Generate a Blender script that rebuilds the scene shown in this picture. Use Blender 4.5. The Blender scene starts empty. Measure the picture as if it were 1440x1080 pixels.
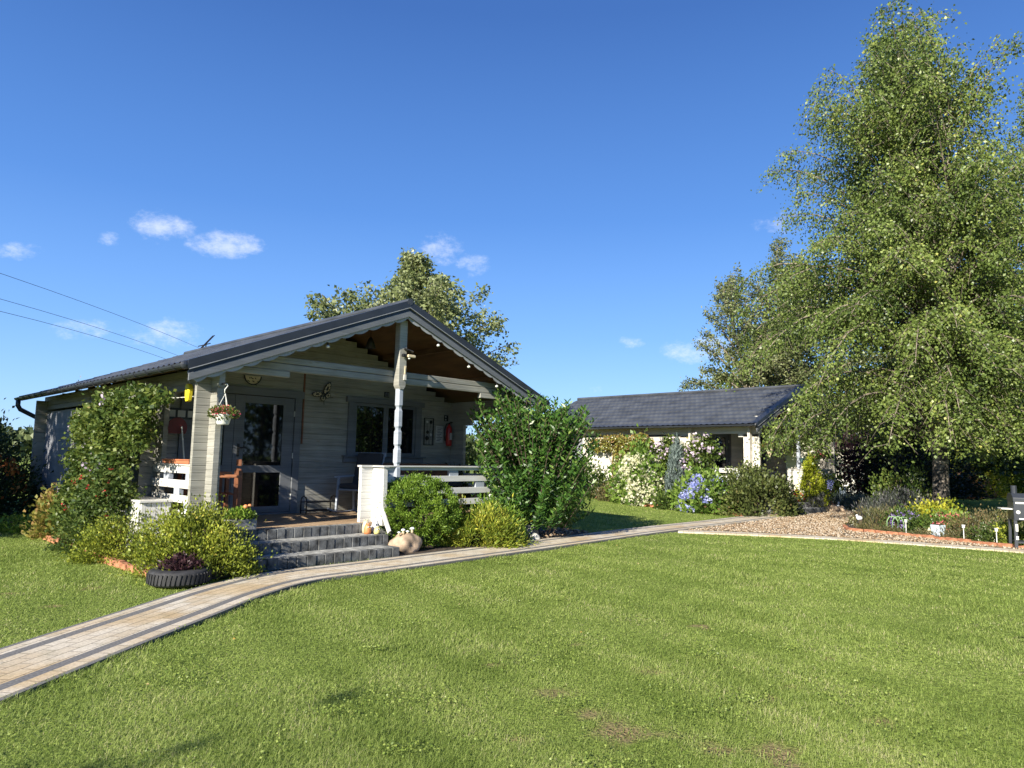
import bpy, math, random
import numpy as np
from mathutils import Vector, Matrix

# ------------------------------------------------------------------ camera, sky, sun, exposure
sc = bpy.context.scene
col = sc.collection
R = math.radians
F_PX, PITCH, ROLL, CAM_H = 979.5, 0.1079, 0.0184, 1.35
cam = bpy.data.cameras.new('camera'); cam_o = bpy.data.objects.new('camera', cam); col.objects.link(cam_o)
cam.sensor_width = 36.0; cam.lens = F_PX / 1440 * 36.0; cam.clip_start = 0.05; cam.clip_end = 3000
_f = Vector((0, math.cos(PITCH), math.sin(PITCH))); _r = Vector((1, 0, 0)); _u = _r.cross(_f)
_r2 = _r * math.cos(ROLL) + _u * math.sin(ROLL); _u2 = -_r * math.sin(ROLL) + _u * math.cos(ROLL)
m = Matrix((_r2, _u2, -_f)).transposed().to_4x4(); m.translation = (0, 0, CAM_H); cam_o.matrix_world = m
sc.camera = cam_o
SUN_EL, SUN_AZ = 27.0, 210.0          # azimuth of the sun measured from +Y towards +X
sdir = Vector((math.sin(R(SUN_AZ)) * math.cos(R(SUN_EL)), math.cos(R(SUN_AZ)) * math.cos(R(SUN_EL)), math.sin(R(SUN_EL))))
sun = bpy.data.lights.new('sun', 'SUN'); sun.energy = 5.0; sun.angle = R(0.53); sun.color = (1.0, 0.93, 0.80)
sun_o = bpy.data.objects.new('sun', sun); col.objects.link(sun_o)
sun_o.rotation_euler = sdir.to_track_quat('Z', 'Y').to_euler(); sun_o.location = (-10, -15, 20)
sc.view_settings.view_transform = 'Standard'; sc.view_settings.look = 'None'
sc.view_settings.exposure = 1.05; sc.view_settings.gamma = 1
SKY_STRENGTH = 0.075
sc.cycles.max_bounces = 6; sc.cycles.transparent_max_bounces = 8
sc.cycles.use_denoising = True

def pix_dir(x, y):
    return (_f * F_PX + _r2 * (x - 720) - _u2 * (y - 540)).normalized()
world = bpy.data.worlds.new('World'); sc.world = world; world.use_nodes = True
def build_world():
    nt = world.node_tree; N = nt.nodes; L = nt.links; N.clear()
    out = N.new('ShaderNodeOutputWorld'); bg = N.new('ShaderNodeBackground'); sky = N.new('ShaderNodeTexSky')
    sky.sky_type = 'NISHITA'; sky.sun_disc = False; sky.sun_elevation = R(SUN_EL); sky.sun_rotation = R(SUN_AZ)
    sky.air_density = 1.0; sky.dust_density = 0.0; sky.ozone_density = 3.0; sky.altitude = 50
    bg.inputs['Strength'].default_value = SKY_STRENGTH
    hs = N.new('ShaderNodeHueSaturation'); hs.inputs['Saturation'].default_value = 1.12; hs.inputs['Value'].default_value = 1.0
    tc = N.new('ShaderNodeTexCoord')
    # clear summer air: pull the sky model towards the measured blue of each elevation
    sz = N.new('ShaderNodeSeparateXYZ'); L.new(tc.outputs['Generated'], sz.inputs[0])
    el = N.new('ShaderNodeValToRGB'); e = el.color_ramp.elements
    stops = [(0.0, (.22, .38, .60)), (.06, (.18, .34, .60)), (.17, (.115, .255, .56)), (.33, (.058, .160, .43)), (.56, (.028, .085, .275)), (1.0, (.018, .055, .19))]
    while len(e) < len(stops): e.new(.5)
    for i, (p, c) in enumerate(stops): e[i].position = p; e[i].color = (*c, 1)
    L.new(sz.outputs['Z'], el.inputs[0])
    bri = N.new('ShaderNodeVectorMath'); bri.operation = 'SCALE'; bri.inputs['Scale'].default_value = 1 / SKY_STRENGTH; L.new(el.outputs[0], bri.inputs[0])
    mxs = N.new('ShaderNodeMix'); mxs.data_type = 'RGBA'; mxs.inputs['Factor'].default_value = .78
    L.new(sky.outputs[0], hs.inputs['Color']); L.new(hs.outputs[0], mxs.inputs[6]); L.new(bri.outputs[0], mxs.inputs[7]); L.new(mxs.outputs[2], bg.inputs['Color'])
    nz = N.new('ShaderNodeTexNoise'); nz.inputs['Scale'].default_value = 34; nz.inputs['Detail'].default_value = 7; nz.inputs['Roughness'].default_value = .70
    mp = N.new('ShaderNodeMapping'); mp.inputs['Scale'].default_value = (1, 1, 1.7)
    L.new(tc.outputs['Generated'], mp.inputs[0]); L.new(mp.outputs[0], nz.inputs['Vector'])
    acc = None
    # (x, y, half width, half height, strength) of the small fair-weather clouds
    for (x, y, w, h, s) in ((222, 318, 34, 20, 1.0), (252, 322, 26, 14, .8), (312, 344, 46, 19, 1.0), (345, 348, 24, 10, .9), (150, 336, 14, 9, .6),
                            (24, 353, 26, 10, .75), (112, 462, 34, 13, .6), (235, 468, 48, 20, .75), (620, 350, 30, 24, .85), (664, 372, 24, 17, .75),
                            (886, 481, 20, 8, .55), (968, 494, 40, 16, .9), (1000, 490, 36, 20, .85), (1100, 313, 38, 16, .55), (1012, 528, 26, 20, .5), (830, 548, 16, 7, .3)):
        c = pix_dir(x, y); a = pix_dir(x + 60, y) - pix_dir(x - 60, y); a.normalize(); b = c.cross(a).normalized()
        terms = []
        for vec, hw in ((a, w), (b, h)):
            sub = N.new('ShaderNodeVectorMath'); sub.operation = 'SUBTRACT'; sub.inputs[1].default_value = c
            L.new(tc.outputs['Generated'], sub.inputs[0])
            dt = N.new('ShaderNodeVectorMath'); dt.operation = 'DOT_PRODUCT'; dt.inputs[1].default_value = vec * (F_PX / (hw * 1.15))
            L.new(sub.outputs[0], dt.inputs[0])
            sq = N.new('ShaderNodeMath'); sq.operation = 'MULTIPLY'; L.new(dt.outputs['Value'], sq.inputs[0]); L.new(dt.outputs['Value'], sq.inputs[1])
            terms.append(sq)
        ad = N.new('ShaderNodeMath'); ad.operation = 'ADD'; L.new(terms[0].outputs[0], ad.inputs[0]); L.new(terms[1].outputs[0], ad.inputs[1])
        mx = N.new('ShaderNodeMath'); mx.operation = 'MULTIPLY_ADD'; mx.inputs[1].default_value = -s; mx.inputs[2].default_value = s; L.new(ad.outputs[0], mx.inputs[0])
        ck = N.new('ShaderNodeVectorMath'); ck.operation = 'DOT_PRODUCT'; ck.inputs[1].default_value = c; L.new(tc.outputs['Generated'], ck.inputs[0])
        gt = N.new('ShaderNodeMath'); gt.operation = 'GREATER_THAN'; gt.inputs[1].default_value = 0.5; L.new(ck.outputs['Value'], gt.inputs[0])
        mm = N.new('ShaderNodeMath'); mm.operation = 'MULTIPLY'; L.new(mx.outputs[0], mm.inputs[0]); L.new(gt.outputs[0], mm.inputs[1])
        cl = N.new('ShaderNodeMath'); cl.operation = 'MAXIMUM'; cl.inputs[1].default_value = 0; L.new(mm.outputs[0], cl.inputs[0])
        if acc is None: acc = cl
        else:
            q = N.new('ShaderNodeMath'); q.operation = 'MAXIMUM'; L.new(acc.outputs[0], q.inputs[0]); L.new(cl.outputs[0], q.inputs[1]); acc = q
    # alpha = smooth(mask*k + noise - c)
    ma = N.new('ShaderNodeMath'); ma.operation = 'MULTIPLY_ADD'; ma.inputs[1].default_value = 1.0; L.new(acc.outputs[0], ma.inputs[0]); n2 = N.new('ShaderNodeMath'); n2.operation = 'MULTIPLY'; n2.inputs[1].default_value = 2.6; L.new(nz.outputs['Fac'], n2.inputs[0]); L.new(n2.outputs[0], ma.inputs[2])
    mr = N.new('ShaderNodeMapRange'); mr.interpolation_type = 'SMOOTHSTEP'; mr.inputs['From Min'].default_value = 1.45; mr.inputs['From Max'].default_value = 2.75; mr.inputs['To Max'].default_value = .52
    L.new(ma.outputs[0], mr.inputs['Value'])
    gt = N.new('ShaderNodeMath'); gt.operation = 'MULTIPLY'; gm = N.new('ShaderNodeMath'); gm.operation = 'GREATER_THAN'; gm.inputs[1].default_value = 0.001
    L.new(acc.outputs[0], gm.inputs[0]); L.new(gm.outputs[0], gt.inputs[0]); L.new(mr.outputs[0], gt.inputs[1])
    bc = N.new('ShaderNodeBackground'); bc.inputs['Color'].default_value = (.56, .58, .64, 1); bc.inputs['Strength'].default_value = 1
    mix = N.new('ShaderNodeMixShader'); L.new(gt.outputs[0], mix.inputs[0]); L.new(bg.outputs[0], mix.inputs[1]); L.new(bc.outputs[0], mix.inputs[2]); L.new(mix.outputs[0], out.inputs[0])
build_world()

rng = np.random.default_rng(7); random.seed(7)

# ------------------------------------------------------------------ the two frames of the place
TH = 0.8023
UD = np.array([math.cos(TH), math.sin(TH)]); VD = np.array([-math.sin(TH), math.cos(TH)])
O1 = np.array([-3.949, 8.427]); O2 = np.array([6.733, 19.169]); O3 = O1 + UD * 30.15
def sstep(a, b, x): t = np.clip((x - a) / (b - a), 0, 1); return t * t * (3 - 2 * t)
def c1(u, v): p = O1 + UD * u + VD * v; return float(p[0]), float(p[1])
def c2(u, v): p = O2 + UD * u + VD * v; return float(p[0]), float(p[1])
def c3(u, v): p = O3 + UD * u + VD * v; return float(p[0]), float(p[1])
def hgt(x, y):                                  # the lawn climbs a little behind the path, between the cabins
    dx = np.asarray(x) - O1[0]; dy = np.asarray(y) - O1[1]
    u = dx * UD[0] + dy * UD[1]; v = dx * VD[0] + dy * VD[1]
    return 0.34 * sstep(0.4, 8, v) * sstep(7.0, 10.0, u)
def at(x, y, z=0.0): return (x, y, float(hgt(x, y)) + z)

# ------------------------------------------------------------------ object helpers
def tag(o, label=None, cat=None, group=None, kind=None):
    if label: o['label'] = label
    if cat: o['category'] = cat
    if group: o['group'] = group
    if kind: o['kind'] = kind
    return o
def thing(name, label, cat, loc=(0, 0, 0), rz=0.0, group=None):
    o = bpy.data.objects.new(name, None); o.empty_display_size = .1; col.objects.link(o)
    o.location = loc; o.rotation_euler = (0, 0, rz)
    return tag(o, label, cat, group)
KIDS = {}
def link(o, parent):
    col.objects.link(o)
    if parent is not None:
        o.parent = parent; KIDS.setdefault(parent.name, []).append(o)
    return o
def copy_tree(o, parent=None):
    c = o.copy(); link(c, parent)
    for ch in KIDS.get(o.name, []): copy_tree(ch, c)
    return c

class MB:
    def __init__(s): s.v = []; s.f = []; s.uv = None
    def poly(s, pts, faces):
        n = len(s.v); s.v += [tuple(p) for p in pts]; s.f += [tuple(i + n for i in f) for f in faces]
        return s
    def box(s, x0, x1, y0, y1, z0, z1):
        return s.poly([(x0, y0, z0), (x1, y0, z0), (x1, y1, z0), (x0, y1, z0), (x0, y0, z1), (x1, y0, z1), (x1, y1, z1), (x0, y1, z1)],
                      [(0, 3, 2, 1), (4, 5, 6, 7), (0, 1, 5, 4), (1, 2, 6, 5), (2, 3, 7, 6), (3, 0, 4, 7)])
    def log(s, axis, f0, f1, a, b, z0, z1, c=.007):          # one board of a log wall with chamfered edges
        pr = [(f0 + c, z0), (f1 - c, z0), (f1, z0 + c), (f1, z1 - c), (f1 - c, z1), (f0 + c, z1), (f0, z1 - c), (f0, z0 + c)]
        P = []
        for t in (a, b):
            for (q, z) in pr: P.append((t, q, z) if axis == 'u' else (q, t, z))
        fs = [tuple(range(7, -1, -1)), tuple(range(8, 16))] + [(i, (i + 1) % 8, 8 + (i + 1) % 8, 8 + i) for i in range(8)]
        if axis == 'v': fs = [tuple(reversed(f)) for f in fs]
        return s.poly(P, fs)
    def prism(s, pts, axis, a, b):                           # pts 2d polygon extruded along an axis
        n = len(pts); P = []
        for t in (a, b):
            for (p, q) in pts:
                P.append({'x': (t, p, q), 'y': (p, t, q), 'z': (p, q, t)}[axis])
        fs = [tuple(range(n)), tuple(range(2 * n - 1, n - 1, -1))] + [(i, i + n, (i + 1) % n + n, (i + 1) % n) for i in range(n)]
        return s.poly(P, fs)
    def beam(s, p, q, w, h, up=(0, 0, 1)):
        p = Vector(p); q = Vector(q); d = (q - p).normalized(); up = Vector(up)
        if abs(d.dot(up)) > .98: up = Vector((1, 0, 0))
        sd = d.cross(up).normalized(); u2 = sd.cross(d)
        P = []
        for t in (p, q):
            for a, b in ((-1, -1), (1, -1), (1, 1), (-1, 1)): P.append(t + sd * (a * w / 2) + u2 * (b * h / 2))
        return s.poly(P, [(0, 1, 2, 3), (7, 6, 5, 4), (0, 4, 5, 1), (1, 5, 6, 2), (2, 6, 7, 3), (3, 7, 4, 0)])
    def tube(s, path, r, n=8, closed=False):
        path = [Vector(p) for p in path]; k = len(path)
        rr = r if hasattr(r, '__len__') else [r] * k
        P = []; prev = None
        for i, p in enumerate(path):
            d = (path[(i + 1) % k] - path[i - 1]) if closed else (path[min(i + 1, k - 1)] - path[max(i - 1, 0)])
            d.normalize()
            ref = prev if prev is not None else (Vector((0, 0, 1)) if abs(d.z) < .9 else Vector((1, 0, 0)))
            a = (ref - d * ref.dot(d)).normalized(); b = d.cross(a); prev = a
            for j in range(n):
                t = 2 * math.pi * j / n; P.append(p + (a * math.cos(t) + b * math.sin(t)) * rr[i])
        fs = []
        for i in range(k if closed else k - 1):
            for j in range(n):
                a0 = i * n + j; a1 = i * n + (j + 1) % n; b0 = ((i + 1) % k) * n + j; b1 = ((i + 1) % k) * n + (j + 1) % n
                fs.append((a0, a1, b1, b0))
        if not closed: fs += [tuple(range(n - 1, -1, -1)), tuple(range((k - 1) * n, k * n))]
        return s.poly(P, fs)
    def lathe(s, prof, n=20, c=(0, 0, 0)):
        P = []
        for (r, z) in prof:
            for j in range(n):
                t = 2 * math.pi * j / n; P.append((c[0] + r * math.cos(t), c[1] + r * math.sin(t), c[2] + z))
        k = len(prof)
        fs = [(i * n + j, i * n + (j + 1) % n, (i + 1) * n + (j + 1) % n, (i + 1) * n + j) for i in range(k - 1) for j in range(n)]
        fs += [tuple(range(n - 1, -1, -1)), tuple(range((k - 1) * n, k * n))]
        return s.poly(P, fs)
    def blob(s, c, r, n=10, noise=0.0, seed=0):
        rg = random.Random(seed); c = Vector(c); P = []; k = n
        for i in range(k + 1):
            th = math.pi * i / k
            for j in range(2 * n):
                ph = math.pi * j / n; f = 1 + noise * (math.sin(3 * th + seed) * math.cos(2 * ph + seed * 2) + .6 * math.sin(5 * ph + 2 * th + seed) * math.sin(th) + .35 * math.cos(9 * ph - 5 * th) * math.sin(th))
                P.append((c.x + r[0] * f * math.sin(th) * math.cos(ph), c.y + r[1] * f * math.sin(th) * math.sin(ph), c.z + r[2] * f * math.cos(th)))
        w = 2 * n
        fs = [(i * w + j, (i + 1) * w + j, (i + 1) * w + (j + 1) % w, i * w + (j + 1) % w) for i in range(k) for j in range(w)]
        return s.poly(P, fs)
    def build(s, name, mat, parent=None, smooth=False, bevel=0.0):
        me = bpy.data.meshes.new(name); me.from_pydata(s.v, [], s.f)
        if s.uv is not None:
            l = me.uv_layers.new(name='UVMap')
            for p in me.polygons:
                for li in p.loop_indices: l.data[li].uv = s.uv[me.loops[li].vertex_index]
        me.materials.append(mat)
        if smooth: me.polygons.foreach_set('use_smooth', [True] * len(me.polygons))
        me.update()
        o = bpy.data.objects.new(name, me); link(o, parent)
        if bevel:
            b = o.modifiers.new('bevel', 'BEVEL'); b.width = bevel; b.segments = 2; b.limit_method = 'ANGLE'; b.angle_limit = R(40)
        return o

def np_mesh(name, V, Fq, mat, parent=None, rnd=None, smooth=False):
    me = bpy.data.meshes.new(name); V = np.asarray(V, np.float32); Fq = np.asarray(Fq, np.int32)
    m_, k = Fq.shape
    me.vertices.add(len(V)); me.vertices.foreach_set('co', V.ravel())
    me.loops.add(m_ * k); me.loops.foreach_set('vertex_index', Fq.ravel())
    me.polygons.add(m_); me.polygons.foreach_set('loop_start', np.arange(0, m_ * k, k, dtype=np.int32))
    if smooth: me.polygons.foreach_set('use_smooth', np.ones(m_, bool))
    me.update(calc_edges=True)
    if rnd is not None:
        a = me.attributes.new('rnd', 'FLOAT', 'FACE'); a.data.foreach_set('value', np.asarray(rnd, np.float32))
    me.materials.append(mat)
    o = bpy.data.objects.new(name, me); return link(o, parent)

def unit(a): return a / (np.linalg.norm(a, axis=-1, keepdims=True) + 1e-9)
def leaf_geo(P, axis, L, W, fold=.25):
    """leaves as folded rhombi of two triangles-pairs: returns verts and quads"""
    n = len(P); axis = unit(axis)
    rv = unit(rng.normal(size=(n, 3))); side = unit(np.cross(axis, rv)); nor = np.cross(side, axis)
    L = np.broadcast_to(L, (n,))[:, None]; W = np.broadcast_to(W, (n,))[:, None]
    V = np.stack([P, P + axis * L * .45 + side * W * .5 + nor * W * fold, P + axis * L, P + axis * L * .45 - side * W * .5 + nor * W * fold], 1).reshape(-1, 3)
    Fq = np.arange(4 * n).reshape(n, 4)
    return V, Fq
def leaves(name, P, axis, L, W, mat, parent, fold=.25, rbias=None):
    V, Fq = leaf_geo(P, axis, L, W, fold)
    r = rng.random(len(P)) if rbias is None else np.clip(rbias + rng.normal(0, .16, len(P)), 0, 1)
    return np_mesh(name, V, Fq, mat, parent, r)

# ------------------------------------------------------------------ materials
def newmat(name):
    m_ = bpy.data.materials.new(name); m_.use_nodes = True; nt = m_.node_tree
    b = nt.nodes.get('Principled BSDF'); return m_, nt, nt.nodes, nt.links, b
def ramp(N, stops):
    r = N.new('ShaderNodeValToRGB'); e = r.color_ramp.elements
    while len(e) < len(stops): e.new(.5)
    for i, (p, c) in enumerate(stops): e[i].position = p; e[i].color = (*c, 1)
    return r
def mat_plain(name, c, rough=.6, metal=0., var=.12, scale=6., bump=.0, spec=.5, bscale=None):
    m_, nt, N, L, b = newmat(name)
    tc = N.new('ShaderNodeTexCoord'); nz = N.new('ShaderNodeTexNoise'); nz.inputs['Scale'].default_value = scale; nz.inputs['Detail'].default_value = 6
    L.new(tc.outputs['Object'], nz.inputs['Vector'])
    lo = tuple(max(0, x * (1 - var * 1.6)) for x in c); hi = tuple(min(1, x * (1 + var * 1.2)) for x in c)
    r = ramp(N, [(.3, lo), (.7, hi)]); L.new(nz.outputs['Fac'], r.inputs[0]); L.new(r.outputs[0], b.inputs['Base Color'])
    b.inputs['Roughness'].default_value = rough; b.inputs['Metallic'].default_value = metal
    b.inputs['Specular IOR Level'].default_value = spec
    if bump:
        n2 = N.new('ShaderNodeTexNoise'); n2.inputs['Scale'].default_value = bscale or scale * 8; n2.inputs['Detail'].default_value = 5; L.new(tc.outputs['Object'], n2.inputs['Vector'])
        bp = N.new('ShaderNodeBump'); bp.inputs['Strength'].default_value = bump; bp.inputs['Distance'].default_value = .01
        L.new(n2.outputs['Fac'], bp.inputs['Height']); L.new(bp.outputs[0], b.inputs['Normal'])
    return m_
def mat_wood(name, ca, cb, knot=(.3, .2, .1), grain=(2.5, 2.5, 60), rough=.6, knots=.5, bump=.15):
    """painted or stained boards: stretched grain, blotches, scattered knots"""
    m_, nt, N, L, b = newmat(name)
    tc = N.new('ShaderNodeTexCoord'); mp = N.new('ShaderNodeMapping'); mp.inputs['Scale'].default_value = grain; L.new(tc.outputs['Object'], mp.inputs[0])
    nz = N.new('ShaderNodeTexNoise'); nz.inputs['Scale'].default_value = 1; nz.inputs['Detail'].default_value = 5; L.new(mp.outputs[0], nz.inputs['Vector'])
    n2 = N.new('ShaderNodeTexNoise'); n2.inputs['Scale'].default_value = 1.7; n2.inputs['Detail'].default_value = 3; L.new(tc.outputs['Object'], n2.inputs['Vector'])
    ad = N.new('ShaderNodeMath'); ad.operation = 'ADD'; L.new(nz.outputs['Fac'], ad.inputs[0]); L.new(n2.outputs['Fac'], ad.inputs[1])
    hf = N.new('ShaderNodeMath'); hf.operation = 'MULTIPLY'; hf.inputs[1].default_value = .5; L.new(ad.outputs[0], hf.inputs[0])
    r = ramp(N, [(.36, ca), (.62, cb)]); L.new(hf.outputs[0], r.inputs[0])
    # each board gets its own slight tone
    sx = N.new('ShaderNodeSeparateXYZ'); L.new(tc.outputs['Object'], sx.inputs[0])
    dv = N.new('ShaderNodeMath'); dv.operation = 'DIVIDE'; dv.inputs[1].default_value = .095; L.new(sx.outputs['Z'], dv.inputs[0])
    fl = N.new('ShaderNodeMath'); fl.operation = 'FLOOR'; L.new(dv.outputs[0], fl.inputs[0])
    wn = N.new('ShaderNodeTexWhiteNoise'); wn.noise_dimensions = '1D'; L.new(fl.outputs[0], wn.inputs['W'])
    br = N.new('ShaderNodeMapRange'); br.inputs['To Min'].default_value = .88; br.inputs['To Max'].default_value = 1.06; L.new(wn.outputs['Value'], br.inputs['Value'])
    ml = N.new('ShaderNodeMix'); ml.data_type = 'RGBA'; ml.blend_type = 'MULTIPLY'; ml.inputs['Factor'].default_value = 1
    L.new(r.outputs[0], ml.inputs[6]); L.new(br.outputs[0], ml.inputs[7])
    # knots
    mk = N.new('ShaderNodeMapping'); mk.inputs['Scale'].default_value = (3.2, 3.2, 8); L.new(tc.outputs['Object'], mk.inputs[0])
    vo = N.new('ShaderNodeTexVoronoi'); vo.inputs['Scale'].default_value = 1; L.new(mk.outputs[0], vo.inputs['Vector'])
    kr = N.new('ShaderNodeMapRange'); kr.inputs['From Min'].default_value = .05; kr.inputs['From Max'].default_value = .16; kr.inputs['To Min'].default_value = knots; kr.inputs['To Max'].default_value = 0; L.new(vo.outputs['Distance'], kr.inputs['Value'])
    mk2 = N.new('ShaderNodeMix'); mk2.data_type = 'RGBA'; mk2.inputs[7].default_value = (*knot, 1); L.new(kr.outputs[0], mk2.inputs['Factor']); L.new(ml.outputs[2], mk2.inputs[6])
    L.new(mk2.outputs[2], b.inputs['Base Color']); b.inputs['Roughness'].default_value = rough
    bp = N.new('ShaderNodeBump'); bp.inputs['Strength'].default_value = bump; bp.inputs['Distance'].default_value = .004; L.new(nz.outputs['Fac'], bp.inputs['Height']); L.new(bp.outputs[0], b.inputs['Normal'])
    return m_
def mat_leaf(name, stops, trans=.35, rough=.45, spec=.35):
    m_, nt, N, L, b = newmat(name)
    at_ = N.new('ShaderNodeAttribute'); at_.attribute_name = 'rnd'
    r = ramp(N, stops); L.new(at_.outputs['Fac'], r.inputs[0])
    L.new(r.outputs[0], b.inputs['Base Color']); b.inputs['Roughness'].default_value = rough; b.inputs['Specular IOR Level'].default_value = spec
    tr = N.new('ShaderNodeBsdfTranslucent'); hs = N.new('ShaderNodeHueSaturation'); hs.inputs['Value'].default_value = 1.25; hs.inputs['Hue'].default_value = .487; L.new(r.outputs[0], hs.inputs['Color']); L.new(hs.outputs[0], tr.inputs['Color'])
    mx = N.new('ShaderNodeMixShader'); mx.inputs[0].default_value = trans; out = N.get('Material Output')
    L.new(b.outputs[0], mx.inputs[1]); L.new(tr.outputs[0], mx.inputs[2]); L.new(mx.outputs[0], out.inputs[0])
    return m_
def greens(a, b, c, d=None): return [(0, a), (.45, b), (.85, c)] + ([(.97, d)] if d else [])

M = {}
M['log'] = mat_wood('weathered_whitewash_logs', (.215, .21, .18), (.37, .36, .315), knot=(.22, .16, .10), bump=.3)
M['log2'] = mat_wood('cream_whitewash_logs', (.56, .53, .45), (.70, .66, .58), knot=(.36, .29, .20))
M['white'] = mat_wood('white_paint_boards', (.56, .55, .51), (.70, .69, .65), knot=(.5, .45, .36), knots=.15)
M['bluegrey'] = mat_wood('pale_bluegrey_paint', (.30, .335, .39), (.40, .435, .49), knot=(.4, .4, .4), knots=.1)
M['trim'] = mat_wood('slate_grey_trim', (.115, .125, .135), (.165, .175, .19), knot=(.1, .1, .1), knots=.1)
M['scallop'] = mat_wood('grey_scallop_board', (.30, .31, .32), (.38, .39, .41), knot=(.3, .3, .3), knots=.1)
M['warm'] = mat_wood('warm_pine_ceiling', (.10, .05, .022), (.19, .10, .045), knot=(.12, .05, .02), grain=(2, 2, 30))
M['deck'] = mat_wood('worn_deck_boards', (.30, .20, .12), (.48, .34, .21), knot=(.2, .12, .07), grain=(2.5, 40, 40))
M['orange'] = mat_wood('orange_stained_wood', (.24, .095, .045), (.38, .16, .075), knot=(.2, .07, .03))
M['brown'] = mat_wood('brown_stained_wood', (.14, .055, .028), (.24, .095, .045), knot=(.1, .04, .02))
M['metal'] = mat_plain('anthracite_metal', (.032, .036, .045), rough=.38, var=.15, scale=3, spec=.6)
M['roof'] = mat_plain('anthracite_metal_tiles', (.050, .055, .064), rough=.45, var=.22, scale=2.2, spec=.6, bump=.05)
M['black'] = mat_plain('black_metal', (.012, .012, .013), rough=.4)
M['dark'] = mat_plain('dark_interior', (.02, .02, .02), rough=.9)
M['glass'] = mat_plain('dark_window_glass', (.006, .007, .009), rough=.03, var=.0, spec=.8)
M['plastic_w'] = mat_plain('white_plastic', (.68, .68, .62), rough=.4, var=.06)
M['terracotta'] = mat_plain('terracotta', (.48, .17, .08), rough=.7)
M['yellow'] = mat_plain('yellow_plastic', (.85, .70, .03), rough=.45, var=.05)
M['red'] = mat_plain('red_paint', (.45, .02, .02), rough=.35, var=.08)
M['darkred'] = mat_plain('dark_red_plastic', (.14, .018, .016), rough=.5)
M['rubber'] = mat_plain('tyre_rubber', (.028, .028, .030), rough=.75, var=.3, scale=14, bump=.2)
M['stepstone'] = mat_plain('charcoal_palisade_stone', (.115, .118, .118), rough=.85, var=.5, scale=9, bump=.5)
M['steptop'] = mat_plain('grey_paver_top', (.31, .31, .29), rough=.9, var=.3, scale=12, bump=.5)
M['stone'] = mat_plain('pink_granite', (.46, .34, .235), rough=.85, var=.38, scale=5, bump=.6, bscale=18)
M['wstone'] = mat_plain('white_pebble', (.62, .60, .54), rough=.8, var=.2, scale=9, bump=.3)
M['brick'] = mat_plain('orange_brick', (.40, .165, .085), rough=.85, var=.35, scale=14, bump=.5)
M['soil'] = mat_plain('dark_garden_soil', (.055, .038, .026), rough=.95, var=.6, scale=18, bump=1., bscale=60)
M['concrete'] = mat_plain('grey_trough', (.25, .25, .24), rough=.85, var=.3, scale=10, bump=.4)
M['blue_w'] = mat_plain('pale_blue_tin', (.52, .60, .66), rough=.45, var=.08)
M['teal'] = mat_plain('teal_enamel', (.10, .20, .20), rough=.4)
M['fabric'] = mat_plain('charcoal_fabric', (.05, .05, .055), rough=.95)
M['greyfab'] = mat_plain('grey_cloth', (.14, .15, .17), rough=.95)
M['paper'] = mat_plain('paper_sheet', (.55, .55, .52), rough=.8, var=.04)
M['ink'] = mat_plain('dark_ink', (.04, .04, .04), rough=.8)
M['cream'] = mat_plain('cream_ceramic', (.62, .52, .34), rough=.5, var=.1)
M['o_cer'] = mat_plain('orange_ceramic', (.62, .24, .09), rough=.5, var=.1)
M['w_cer'] = mat_plain('white_ceramic', (.66, .68, .70), rough=.5, var=.08)
M['y_cer'] = mat_plain('yellow_ceramic', (.66, .56, .22), rough=.5, var=.1)
M['trellis'] = mat_wood('tan_trellis_wood', (.45, .30, .16), (.6, .42, .25))
M['wire'] = mat_plain('cable_black', (.02, .02, .025), rough=.6)
M['greenwire'] = mat_plain('green_wire', (.22, .36, .16), rough=.5)
M['twig'] = mat_plain('brown_twig', (.10, .07, .05), rough=.9, var=.3, scale=20)
M['limb'] = mat_plain('pale_brown_limbs', (.20, .165, .125), rough=.85, var=.35, scale=6)
M['bark'] = mat_plain('grey_brown_bark', (.12, .10, .08), rough=.95, var=.4, scale=12, bump=.6)

def mat_birch():
    m_, nt, N, L, b = newmat('birch_bark')
    tc = N.new('ShaderNodeTexCoord'); mp = N.new('ShaderNodeMapping'); mp.inputs['Scale'].default_value = (5, 5, 9); L.new(tc.outputs['Object'], mp.inputs[0])
    nz = N.new('ShaderNodeTexNoise'); nz.inputs['Scale'].default_value = 1; nz.inputs['Detail'].default_value = 6; nz.inputs['Roughness'].default_value = .7; L.new(mp.outputs[0], nz.inputs['Vector'])
    sx = N.new('ShaderNodeSeparateXYZ'); L.new(tc.outputs['Object'], sx.inputs[0])
    mr = N.new('ShaderNodeMapRange'); mr.inputs['From Min'].default_value = 0; mr.inputs['From Max'].default_value = 3.5; mr.inputs['To Min'].default_value = .16; mr.inputs['To Max'].default_value = -.06; L.new(sx.outputs['Z'], mr.inputs['Value'])
    ad = N.new('ShaderNodeMath'); ad.operation = 'ADD'; L.new(nz.outputs['Fac'], ad.inputs[0]); L.new(mr.outputs[0], ad.inputs[1])
    r = ramp(N, [(.40, (.42, .37, .30)), (.49, (.24, .20, .155)), (.57, (.035, .03, .025))]); L.new(ad.outputs[0], r.inputs[0])
    L.new(r.outputs[0], b.inputs['Base Color']); b.inputs['Roughness'].default_value = .8
    bp = N.new('ShaderNodeBump'); bp.inputs['Strength'].default_value = .6; bp.inputs['Distance'].default_value = .02; bp.invert = True; L.new(nz.outputs['Fac'], bp.inputs['Height']); L.new(bp.outputs[0], b.inputs['Normal'])
    return m_
M['birch'] = mat_birch()

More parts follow.
